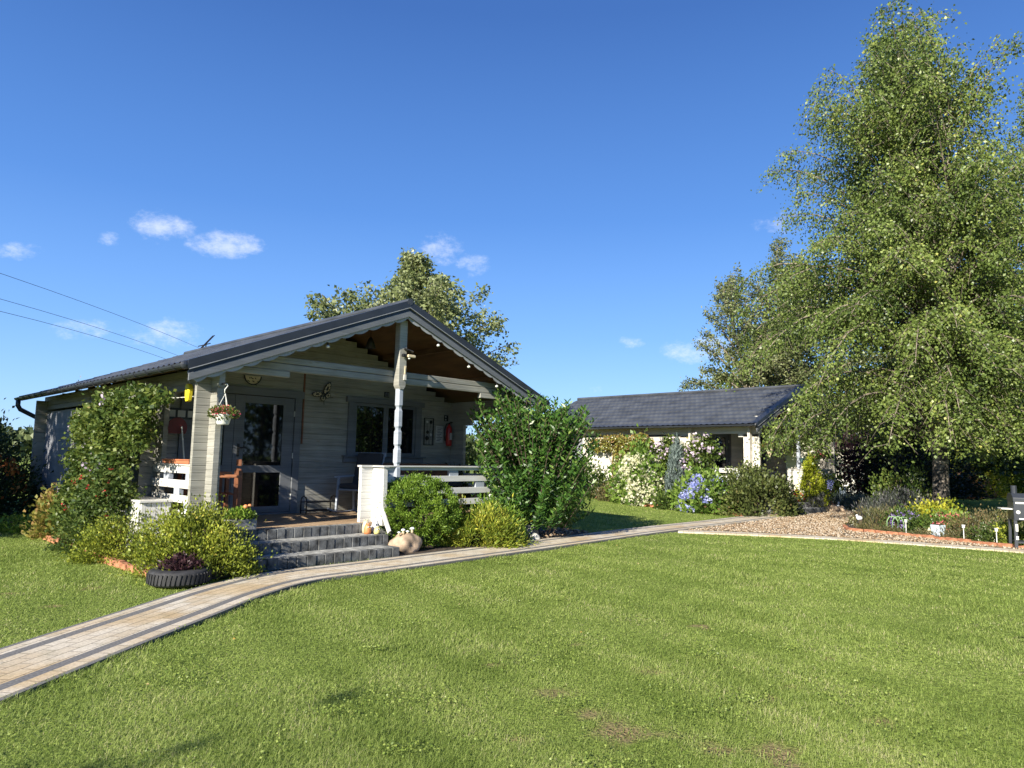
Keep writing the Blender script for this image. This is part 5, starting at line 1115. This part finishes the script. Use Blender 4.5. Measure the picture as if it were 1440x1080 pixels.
t = T1('fire_extinguisher', 'red fire extinguisher with black hose on the dark end of the porch wall', 'fire extinguisher', 5.99, 2.05, 1.60)
MB().lathe([(.0, 0), (.055, .0), (.062, .02), (.062, .34), (.05, .38), (.02, .41), (.02, .44), (.0, .44)], 20).build('cylinder', M['red'], t, smooth=True)
MB().tube([(.0, 0, .44), (.02, 0, .47), (.08, 0, .48)], .012, 8).build('valve', M['black'], t)
MB().tube([(-.01, 0, .45), (-.08, -.01, .44), (-.125, -.01, .33), (-.13, -.01, .2), (-.11, -.01, .1)], .010, 8).build('hose', M['black'], t, smooth=True)
MB().prism([(-.03, .12), (.03, .12), (.03, .26), (-.03, .26)], 'y', -.066, -.062).build('label_patch', M['paper'], t)
t = T1('pendant_lamp', 'black conical pendant lamp under the porch ridge', 'lamp', 3.37, 1.1, 3.17)
MB().lathe([(.095, 0), (.035, .17), (.02, .19), (.0, .19)], 20).build('lamp_shade', M['black'], t, smooth=True); MB().lathe([(.0, .012), (.088, .010), (.088, .004), (.0, .004)], 20).build('diffuser', M['cream'], t)
MB().tube([(0, 0, .19), (0, 0, .40)], .006, 6).build('cord', M['black'], t)
for i, (u, z, w) in enumerate(((1.93, 2.905, 'lowest on the left slope'), (3.97, 3.19, 'highest on the right slope'), (4.66, 2.91, 'midway on the right slope'), (5.34, 2.635, 'lowest on the right slope, near the laurel'))):
    t = T1('bulb_light', 'small white bulb behind the scalloped trim, ' + w, 'bulb', u, .045, z, group='small bulbs under the gable trim')
    MB().blob((0, 0, 0), (.028, .028, .022), 6).build('bulb', M['plastic_w'], t, smooth=True); MB().tube([(0, 0, .018), (0, 0, .075)], .014, 8).build('socket', M['black'], t)
t = T1('solar_lamp', 'black solar panel lamp with pale lamp head on the king post', 'lamp', 3.38, .085, 2.92); t.scale = (.8, .8, .8)
MB().beam((-.09, 0, .16), (.06, -.10, .10), .17, .012, up=(.4, -.1, 1)).build('solar_panel', M['black'], t); MB().box(-.15, -.03, -.06, 0, 0, .06).build('bracket', M['black'], t, bevel=.01)
MB().box(-.05, .13, -.10, -.02, .0, .055).build('lamp_head', M['cream'], t, bevel=.01); MB().blob((.0, -.06, -.02), (.025, .025, .02), 6).build('sensor', M['plastic_w'], t, smooth=True)
t = T1('wooden_ornament', 'small pale wooden ornament hanging on the king post below the solar lamp', 'ornament', 3.345, .097, 2.56); t.scale = (.75, .6, .9)
MB().prism([(-.035, 0), (.035, 0), (.028, .10), (-.028, .10)], 'y', -.03, 0).build('base', M['log2'], t, bevel=.005); MB().prism([(-.02, .105), (.02, .105), (.015, .18), (.03, .25), (-.01, .25)], 'y', -.025, 0).build('top', M['cream'], t, bevel=.004)
# furniture seen dark through the front railing
t = T1('porch_bench', 'dark bench with a charcoal cushion behind the front railing', 'bench', 4.75, 1.25, .39)
MB().box(-.75, .75, -.25, .25, .40, .44).build('seat', M['brown'], t, bevel=.004); MB().box(-.72, .72, -.23, .23, .442, .52).build('cushion', M['fabric'], t, bevel=.02); MB().box(-.75, .75, .22, .26, .55, .85).build('backrest', M['brown'], t, bevel=.004)
for sx in (-.7, .7):
    for sy in (-.2, .22): MB().box(sx - .03, sx + .03, sy - .03, sy + .03, 0, .40).build('leg', M['brown'], t)
t = T1('round_table', 'small dark round table behind the front railing', 'table', 3.95, .85, .39)
MB().lathe([(0, .64), (.34, .64), (.35, .655), (.34, .67), (0, .67)], 24).build('tabletop', M['fabric'], t); MB().lathe([(.03, .02), (.03, .64)], 10).build('leg', M['black'], t); MB().lathe([(0, 0), (.22, 0), (.2, .02), (0, .025)], 20).build('base', M['black'], t)

# planters on the steps, ceramic animals, boulder and mushrooms
def trough(label, u, v, z, rot, lf, seed):
    t = T1('stone_trough', label, 'planter', u, v, z, rot)
    mb = MB(); mb.box(-.19, .19, -.10, .10, 0, .15); mb.build('trough', M['concrete'], t, bevel=.02); MB().box(-.17, .17, -.085, .085, .151, .155).build('earth', M['soil'], t)
    sprig_ball('foliage', t, (0, 0, .15), (.22, .13, .14), 900, lf, .035, .022, seed); return t
t = trough('grey stone trough with green succulents at the left end of the top step', .75, -.14 + .12, .39, 0.1, 'thuja', 4)
MB().blob((.06, -.02, .30), (.03, .03, .03), 6).blob((.13, .0, .31), (.025, .025, .022), 6).build('snail_figure', M['o_cer'], t, smooth=True)
trough('grey stone trough half hidden behind the privet on the porch edge', .40, -.25, .28, .4, 'midgreen', 6).location.z = .26
def critter(label, u, v, z, mat, w, h, seed, eyes=True):
    t = T1('ceramic_animal', label, 'garden figure', u, v, z, rot=.15, group='ceramic animals on the steps')
    MB().lathe([(0, 0), (w * .85, 0), (w, h * .25), (w * .95, h * .55), (w * .7, h * .85), (w * .35, h * .98), (0, h)], 16).build('body', M[mat], t, smooth=True)
    for s in (-1, 1):
        e = MB().blob((s * w * .35, -w * .72, h * .68), (w * .24, w * .16, w * .24), 6).build('eye', M['w_cer'] if mat != 'w_cer' else M['ink'], t, smooth=True)
        MB().blob((s * w * .35, -w * .88, h * .68), (w * .1, w * .05, w * .1), 5).build('pupil', M['ink'], e)
        MB().blob((s * w * .5, 0, h * .96), (w * .22, w * .15, h * .1), 5).build('ear', M[mat], t, smooth=True)
    MB().prism([(-w * .1, h * .58), (w * .1, h * .58), (0, h * .48)], 'y', -w * 1.02, -w * .85).build('beak', M['yellow'], t)
critter('orange ceramic owl on the step, leftmost of the ceramic animals', 2.53, -.24, .26, 'o_cer', .052, .145, 1)
critter('small yellow ceramic bird in front of the other ceramic animals', 2.63, -.33, .26, 'y_cer', .045, .10, 2)
critter('tall white ceramic bird, rightmost of the ceramic animals', 2.69, -.20, .26, 'w_cer', .06, .175, 3)
critter('cream and orange ceramic owl behind the orange one', 2.57, -.14, .26, 'cream', .055, .19, 4)
t = T1('boulder', 'pinkish rounded boulder between the steps and the round thuja', 'boulder', 2.98, -.56, 0); MB().blob((0, 0, .12), (.25, .17, .155), 18, .115, 3).build('rock', M['stone'], t, smooth=True)
for i, (du, h, r, lb) in enumerate(((-.075, .085, .033, 'tallest, in the middle of the boulder'), (.085, .10, .038, 'at the right end of the boulder'), (-.15, .05, .025, 'smallest, at the left end of the boulder'), (-.02, .06, .028, 'in front, beside the tallest one'))):
    t = T1('stone_mushroom', 'white spotted ceramic mushroom ' + lb, 'garden figure', 2.98 + du, -.58 - (.03 if i == 3 else 0), .255, group='ceramic mushrooms on the boulder')
    MB().lathe([(r * .55, 0), (r * .5, h * .6), (r * .35, h * .75)], 12).build('stalk', M['cream'], t, smooth=True); MB().lathe([(0, h * .66), (r, h * .68), (r * .95, h * .82), (r * .5, h * .98), (0, h)], 14).build('cap', M['w_cer'], t, smooth=True)
# tyre planter
t = thing('tyre_planter', 'old black tyre used as a planter at the path edge', 'planter', (-3.42, 7.42, 0)); prof = []
for a in np.linspace(0, 2 * math.pi, 17)[:-1]:
    ca, sa = math.cos(a), math.sin(a); prof.append((.215 + .085 * abs(ca) ** .5 * (1 if ca > 0 else -1), .085 + .078 * abs(sa) ** .5 * (1 if sa > 0 else -1)))
mb = MB(); n = 48; P = []; k = len(prof)
for j in range(n):
    th = 2 * math.pi * j / n
    for (r, z) in prof: P.append((r * math.cos(th), r * math.sin(th), z))
mb.poly(P, [(j * k + i, ((j + 1) % n) * k + i, ((j + 1) % n) * k + (i + 1) % k, j * k + (i + 1) % k) for j in range(n) for i in range(k)]); mb.build('tyre', M['rubber'], t, smooth=True)
mb = MB(); [mb.beam((.302 * math.cos(a), .302 * math.sin(a), .035), (.302 * math.cos(a + .06), .302 * math.sin(a + .06), .135), .022, .012, up=(math.cos(a), math.sin(a), 0)) for a in np.linspace(0, 6.283, 44)[:-1]]; mb.build('tread', M['rubber'], t)
MB().lathe([(0, .12), (.20, .12), (.20, .10), (0, .10)], 24).build('earth', M['soil'], t)
shrub('dark purple leafy plants growing in the tyre', -3.40, 7.44, (.20, .19, .15), 900, 'purple', .05, .035, name='purple_plant', cat='plant', clumps=26, z0=.10, stems=3)
t = T1('storage_box', 'beige slatted box between the green bushes beside the porch', 'box', .12, 1.62, 0); t.scale = (.62, .95, 1)
mb = MB(); [mb.box(-.30 + k * .1, -.21 + k * .1, -.60, -.57, .02, .70) for k in range(6)]; [mb.box(-.33, -.30, -.57 + k * .1, -.48 + k * .1, .02, .70) for k in range(12)]; mb.build('slats', M['white'], t, bevel=.003)
MB().box(-.29, .29, -.565, .58, .02, .69).build('inner_box', M['log2'], t); MB().box(-.35, .32, -.63, .65, .705, .735).build('lid', M['white'], t, bevel=.004)

# brick edgings, stones
def brick_row(line, n, label_end, group, seed, tilt=.10):
    proto = None; d = np.cumsum(np.r_[0, np.linalg.norm(np.diff(line, axis=0), axis=1)]); rg = random.Random(seed)
    for i in range(n):
        s = d[-1] * (i + .5) / n; x = np.interp(s, d, line[:, 0]); y = np.interp(s, d, line[:, 1]); x2 = np.interp(s + .05, d, line[:, 0]); y2 = np.interp(s + .05, d, line[:, 1])
        if proto is None:
            mb = MB().box(-.105, .105, -.035, .035, -.03, .065); o = mb.build('edging_brick', M['brick'], None, bevel=.008); proto = o
        else: o = proto.copy(); link(o, None)
        o.location = (x, y, float(hgt(x, y)) + rg.uniform(-.012, .010)); o.rotation_euler = (rg.uniform(-tilt, tilt), rg.uniform(-tilt, tilt) * .5, math.atan2(y2 - y, x2 - x) + rg.uniform(-.1, .1)); o.scale = (1, 1 + .2 * rg.random(), 1)
        tag(o, label_end, 'brick', group)
brick_row(np.array([c1(-.40, 4.3), c1(-.42, 2.6), c1(-.44, 1.2), c1(-.43, .2), c1(-.40, -.7)]), 22, 'orange brick in the low edging between left lawn and bushes', 'bricks edging the left bed', 5)
brick_row(BED_BRICKS, 22, 'orange brick in the low edging between gravel and the flower bed', 'bricks edging the right flower bed', 6)
brick_row(np.array([c2(-.78, 4.9), c2(-.86, 2.6), c2(-1.02, 1.0), c2(-.9, -.1)]), 22, 'brown brick in the edging between lawn and the hydrangea bed', 'bricks edging the hydrangea bed', 7)
def stone(label, x, y, r, mat='wstone', seed=1, name='stone', z=0.0, sq=.6):
    t = MB().blob((0, 0, r * sq * .7), (r, r * .8, r * sq), 9, .09, seed).build(name, M[mat], None, smooth=True); t.location = (x, y, float(hgt(x, y)) + z - r * .1); return tag(t, label, 'stone')
stone('oval white stone on the left brick edging', -6.30, 10.28, .085, seed=2); stone('small white stone nearer on the left brick edging', -5.42, 9.35, .05, seed=3)
stone('rounded grey-green stone at the right foot of the golden juniper', *c1(5.75, -.42), .16, 'concrete', 4, sq=.9); stone('white mottled stone at the path edge beside the laurel', *c1(5.62, -.66), .09, 'wstone', 5, sq=.8)
stone('grey stone behind the white mottled one under the laurel', *c1(5.25, -.45), .11, 'concrete', 6); stone('pale stone under the golden juniper', *c1(5.05, -.62), .08, 'wstone', 7)
stone('small white stone in front of the hydrangea bed, left one', *c2(-.98, 2.0), .09, seed=8); stone('small white stone in front of the blue hydrangea', *c2(-1.1, 1.2), .09, seed=9)
stone('pink granite stone at the foot of the middle cabin steps', *c2(2.75, -1.0), .17, 'stone', 10, sq=.8); stone('brown stone beside the pink one at the middle cabin steps', *c2(3.1, -1.1), .14, 'stone', 12, sq=.8)

# ------------------------------------------------------------------ things at the middle cabin
t = T2('hanging_basket', 'pale cone-shaped hanging basket with orange flowers at the middle cabin', 'hanging basket', .62, -.10); hanging(t, 1.52, .14, .34, 2.30, cone=True, pot='cream', lf='rose', fl='bl_orange', seed=8, nf=60, spread=1.15)
MB().beam((0, .25, 2.31), (0, -.01, 2.31), .012, .02).build('bracket', M['black'], t)
t = T2('teal_cone', 'small teal cone lantern on the turned post of the middle cabin', 'lantern', 3.30, .03, 1.28); MB().lathe([(.0, 0), (.10, .26), (.11, .28), (0, .28)], 16).build('cone', M['teal'], t); MB().tube([(-.1, 0, .28), (0, 0, .40), (.1, 0, .28)], .006, 5).build('handle', M['teal'], t)
t = T2('heart_ornament', 'pale blue heart on the first porch post of the middle cabin', 'ornament', .33, 1.9, 1.78); MB().prism([(0, -.07), (.07, .02), (.06, .06), (.03, .07), (0, .045), (-.03, .07), (-.06, .06), (-.07, .02)], 'x', -.02, 0).build('heart', M['blue_w'], t)
for k in range(4):
    t = T2('picket', 'pale blue short picket right of the lavender mound', 'picket', 4.55 + k * .14, -.62, 0, group='pale blue pickets'); h = (.62, .5, .52, .62)[k]
    MB().prism([(-.05, 0), (.05, 0), (.05, h), (0, h + .05), (-.05, h)], 'y', 0, .02).build('board', M['blue_w'], t)
t = T2('clay_pot', 'orange clay pot lying between the stones at the middle cabin steps', 'pot', 2.95, -.8, .08); MB().lathe([(.08, 0), (.12, .18), (.135, .18), (.135, .22), (.11, .22)], 16).build('pot', M['terracotta'], t, smooth=True).rotation_euler = (.9, .5, 0)
t = T2('garden_duck', 'small white garden bird figure by the middle cabin steps', 'garden figure', 3.3, -.95, .0); MB().blob((0, 0, .12), (.10, .07, .08), 8).build('body', M['w_cer'], t, smooth=True); MB().blob((.07, 0, .24), (.04, .035, .04), 7).tube([(.04, 0, .15), (.065, 0, .23)], .022, 7).build('head', M['w_cer'], t, smooth=True); MB().tube([(.10, 0, .24), (.14, 0, .235)], [.012, .003], 6).build('beak', M['o_cer'], t)
t = T2('porch_armchair', 'dark cushioned chair in the shade of the middle cabin porch', 'chair', 1.9, 1.0, .39, rot=.4); wood_chair(t, M['fabric'], w=.6)
t = T2('porch_table', 'white table leg set in the middle cabin porch opening', 'table', 3.6, 1.3, .39); MB().box(-.4, .4, -.3, .3, .70, .73).build('tabletop', M['white'], t); [MB().box(a * .35 - .02, a * .35 + .02, b * .25 - .02, b * .25 + .02, 0, .7).build('leg', M['white'], t) for a in (-1, 1) for b in (-1, 1)]
sh2 = shrub('pink flowers hanging under the beam of the middle cabin porch', *c2(4.6, -.1), (.25, .25, .3), 500, 'hydr', .07, .05, name='hanging_flowers', cat='flowers', clumps=12, stems=1, z0=1.55, flowers=('b', 'bl_pink', 26, .07, 4))

# ------------------------------------------------------------------ the right flower bed
def G(x, y): return x, y
shrub('low dark lavender at the left end of the flower bed, near the gravel', 8.6, 16.2, (.6, .5, .55), 4200, 'lavender', .10, .018, name='lavender', cat='lavender', clumps=70, up=1.6, csz=.15)
shrub('dark lavender mound under the birch left of the trunk', 9.3, 16.7, (.8, .5, .68), 4600, 'lavender', .10, .018, name='lavender', cat='lavender', clumps=70, up=1.6, csz=.15)
shrub('white-flowered rose behind the lavender', 9.9, 17.6, (.8, .5, 1.3), 2600, 'rose', .08, .055, name='rose_bush', cat='rose', clumps=30, flowers=('b', 'bl_white', 16, .10, 6))
shrub('bright yellow-green foliage in front of the birch trunk', 9.05, 15.05, (.52, .38, .50), 3200, 'yellowleaf', .065, .045, name='spirea', cat='shrub', clumps=44, up=.8)
shrub('second yellow-green plant right against the birch trunk', 9.62, 15.35, (.30, .28, .55), 1300, 'yellowleaf', .06, .04, name='spirea', cat='shrub', clumps=24, up=.8)
shrub('purple-flowering clump behind the green wire border', 8.30, 14.85, (.42, .35, .42), 1700, 'midgreen', .07, .04, name='purple_flowers', cat='flowers', clumps=26, up=.8, flowers=('heads', 'bl_purple', 22, .055, 26))
shrub('green leafy flower clump beside the purple flowers', 8.55, 14.45, (.45, .35, .34), 1800, 'midgreen', .06, .04, name='green_plant', cat='plant', clumps=30, up=.6)
shrub('pink and red geraniums in the middle of the flower bed', 8.95, 14.35, (.58, .4, .42), 2600, 'hydr', .06, .05, name='geraniums', cat='flowers', clumps=34, up=.5, flowers=('heads', 'bl_pink', 26, .055, 26))
shrub('single red geranium head left of the white pot', 8.42, 14.0, (.14, .14, .30), 350, 'midgreen', .05, .035, name='geraniums', cat='flowers', clumps=10, up=.8, flowers=('heads', 'bl_pink', 3, .06, 30))
shrub('brownish green heather in the right half of the flower bed', 9.0, 13.6, (.62, .45, .38), 3600, 'heath', .05, .018, name='heather', cat='heather', clumps=60, up=1.4)
shrub('tall brownish heather right of the geraniums', 9.5, 13.85, (.60, .45, .44), 3400, 'heath', .055, .02, name='heather', cat='heather', clumps=60, up=1.4)
shrub('low green plants with tiny pale flowers near the grill', 9.05, 12.95, (.55, .4, .34), 2400, 'midgreen', .045, .03, name='low_plants', cat='plant', clumps=44, up=.6, flowers=('b', 'bl_white', 16, .035, 5))
shrub('yellow-leaved plant beside the grill leg', 9.0, 12.55, (.30, .28, .42), 1300, 'yellowbush', .05, .035, name='yellow_plant', cat='plant', clumps=20, up=.7)
shrub('grassy tan tuft left of the green wire border', 7.95, 15.1, (.40, .35, .40), 1500, 'heath', .09, .012, name='tan_tuft', cat='plant', clumps=24, up=1.6)
shrub('white-flowering plant at the left tip of the flower bed', 8.0, 16.1, (.25, .22, .38), 500, 'heath', .05, .03, name='white_flowers', cat='flowers', clumps=12, up=1.0, flowers=('b', 'bl_white', 10, .06, 5))
for i, (x, y, w) in enumerate(((7.72, 14.55, 'left of the solar stake'), (8.12, 13.95, 'left of the white pot'), (8.42, 13.42, 'right of the white pot'), (7.62, 15.05, 'at the left tip of the bed'))):
    shrub('low olive moss cushion behind the bricks ' + w, x, y, (.26, .20, .11), 1100, 'heath', .03, .012, name='moss_cushion', cat='moss', clumps=40, up=1.2, stems=0, group='moss cushions behind the bricks')
t = thing('white_pot', 'pale white bucket pot in the flower bed', 'pot', (8.40, 13.86, .01), .4); MB().prism([(-.085, 0), (.085, 0), (.11, .22), (-.11, .22)], 'y', -.09, .09).build('bucket', M['blue_w'], t, bevel=.015); MB().box(-.095, .095, -.08, .08, .222, .226).build('earth', M['soil'], t)
t = thing('ceramic_figure', 'small cream figure beside the red geranium', 'garden figure', (8.30, 13.98, 0)); MB().lathe([(0, 0), (.045, 0), (.05, .05), (.03, .12), (.015, .16), (0, .17)], 12).build('body', M['cream'], t, smooth=True)
for i, (x, y, w) in enumerate(((7.88, 14.05, 'left of the white pot'), (8.36, 13.02, 'between white pot and grill'), (8.55, 12.42, 'nearest the grill'))):
    t = thing('solar_stake', 'thin silver solar stake light ' + w, 'solar light', (x, y, 0), 0, 'solar stake lights behind the bricks')
    MB().tube([(0, 0, -.02), (0, 0, .24)], .008, 7).build('stake', M['plastic_w'], t); MB().lathe([(.012, .24), (.025, .25), (.025, .29), (.032, .295), (.032, .305), (0, .31)], 12).build('lamp_head', M['plastic_w'], t)
t = thing('white_bird', 'small white bird figure on a twig at the left end of the bed', 'garden figure', (7.75, 15.65, 0)); MB().blob((0, 0, .20), (.07, .04, .05), 8).blob((-.05, 0, .25), (.03, .028, .03), 7).build('body', M['w_cer'], t, smooth=True); MB().tube([(0, 0, 0), (.01, 0, .17)], .008, 5).build('twig', M['twig'], t)
t = thing('wire_border', 'round-topped pale green wire border around the purple flowers', 'border fence', (7.98, 14.62, 0), -.5)
for k in range(3):
    x0 = -.15 + k * .10; MB().tube([(x0, 0, 0), (x0, 0, .22), (x0 + .04, 0, .30), (x0 + .10, 0, .32), (x0 + .16, 0, .30), (x0 + .20, 0, .22), (x0 + .20, 0, 0)], .010, 6).build('wire_hoop', M['greenwire'], t, smooth=True)
stone('small white stone between the heather in the right bed', 8.75, 13.2, .045, seed=14)
# grill, black, cut by the right edge of the picture
def grill():
    t = thing('garden_grill', 'black metal garden grill with a chimney at the right edge of the picture', 'grill', (8.55, 11.95, 0), -.42)
    bm_ = M['black']; w = .62; d = .42
    for sx, sy in ((0, 0), (1, 0), (0, 1), (1, 1)): MB().beam((sx * w, sy * d, .02), (sx * w * .96 + .01, sy * d * .9 + .02, .50), .045, .045).build('leg', M['metal'], t)
    MB().box(0, w, .02, .06, .10, .13).build('lower_rail', M['metal'], t); MB().box(.02, w - .02, .06, d - .04, .11, .125).build('lower_shelf', M['metal'], t)
    b = MB(); b.box(-.01, w + .02, -.01, d, .48, .80); b.build('fire_box', M['metal'], t, bevel=.008)
    l = MB(); l.prism([(-.02, .80), (d + .01, .80), (d + .01, .86), (d * .78, .93), (d * .2, .93), (-.02, .86)], 'x', -.015, w + .025); l.build('lid', M['metal'], t, bevel=.006)
    MB().box(.02, w, -.016, -.011, .76, .79).build('silver_trim', M['plastic_w'], t); MB().box(.06, w, -.016, -.011, .50, .52).build('silver_trim', M['plastic_w'], t)
    MB().box(.0, .035, -.03, -.02, .30, .42).build('white_tape', M['plastic_w'], t); MB().box(.0, .035, -.03, -.02, .16, .22).build('white_tape', M['plastic_w'], t)
    MB().box(-.17, -.012, .05, d - .05, .655, .675).build('side_shelf', M['plastic_w'], t, bevel=.004)
    MB().tube([(.06, d * .6, .90), (.06, d * .6, 1.06)], .045, 14).build('chimney', M['metal'], t); MB().lathe([(.0, 0), (.03, 0), (.03, .012), (0, .014)], 16).build('dial', M['plastic_w'], t).rotation_euler = (R(90), 0, 0); KIDS[t.name][-1].location = (.05, -.012, .62)
grill()
t = thing('garden_trellis', 'tan wooden lattice trellis far back at the right edge', 'trellis', (25.75, 37.0, .0), .05)
for x in (0, .28, .56, .86): MB().box(x - .03, x + .03, 0, .05, 0, 1.95 if x in (0, .86) else 1.7).build('upright', M['trellis'], t)
for k in range(8): MB().box(.03, .83, -.02, 0, .38 + k * .19, .42 + k * .19).build('crossbar', M['trellis'], t)
# farthest cabin front: low fence rails and bench
t = thing('low_fence', 'low pale fence rails in front of the farthest cabin', 'fence', (*c3(-1.2, .8), .2), TH + 1.57)
for k in range(3): MB().box(k * 1.1, k * 1.1 + .08, 0, .06, 0, .55).build('post', M['white'], t)
for z in (.25, .45): MB().box(0, 2.3, -.02, 0, z, z + .09).build('rail', M['white'], t)
# wires, antenna, slim pole
for i, (za, zb, xb, lb) in enumerate(((7.78, 7.62, -18.62, 'highest of the three'), (6.85, 7.06, -19.61, 'middle of the three'), (6.40, 6.88, -20.42, 'lowest of the three'))):
    a = np.array([-18.8, 25.0, za]); b = np.array([xb, 40.0, zb]); d = b - a; p0 = a - d * .9; p1 = b + d * 1.6; t = thing('overhead_wire', 'thin overhead wire in the sky left of the cabin roof, ' + lb, 'wire', tuple(p0), 0, 'overhead wires')
    MB().tube([tuple(d * 3.5 * q + np.array([0, 0, -1.2 * 4 * (q - .257) * (q - .543)])) for q in np.linspace(0, 1, 24)], .009, 5).build('cable', M['wire'], t)
t = T1('roof_antenna', 'small dark TV antenna on the ridge of the nearest cabin', 'antenna', 3.3, 7.7, 3.82)
MB().tube([(0, 0, -.03), (0, 0, .10)], .015, 6).build('mast', M['black'], t); MB().tube([(-.05, .32, .06), (.05, -.12, .10)], .012, 5).build('boom', M['black'], t)
mb = MB(); [mb.tube([(-.10, y, -.02), (.12, y - .12, .30)], .007, 4) for y in (0, -.06, .06)]; mb.build('elements', M['black'], t)
t = thing('slim_pole', 'thin pale pole against the distant trees between the cabins', 'pole', (-2.0, 55.0, 0)); MB().tube([(0, 0, 0), (0, 0, 2.9)], .06, 8).build('shaft', M['log2'], t)
shrub('wispy bare shrub top rising behind the far end of the cabin roof', -12.2, 19.6, (.6, .6, 3.2), 500, 'heath', .10, .02, name='wispy_shrub', clumps=26, stems=14, csz=.10)
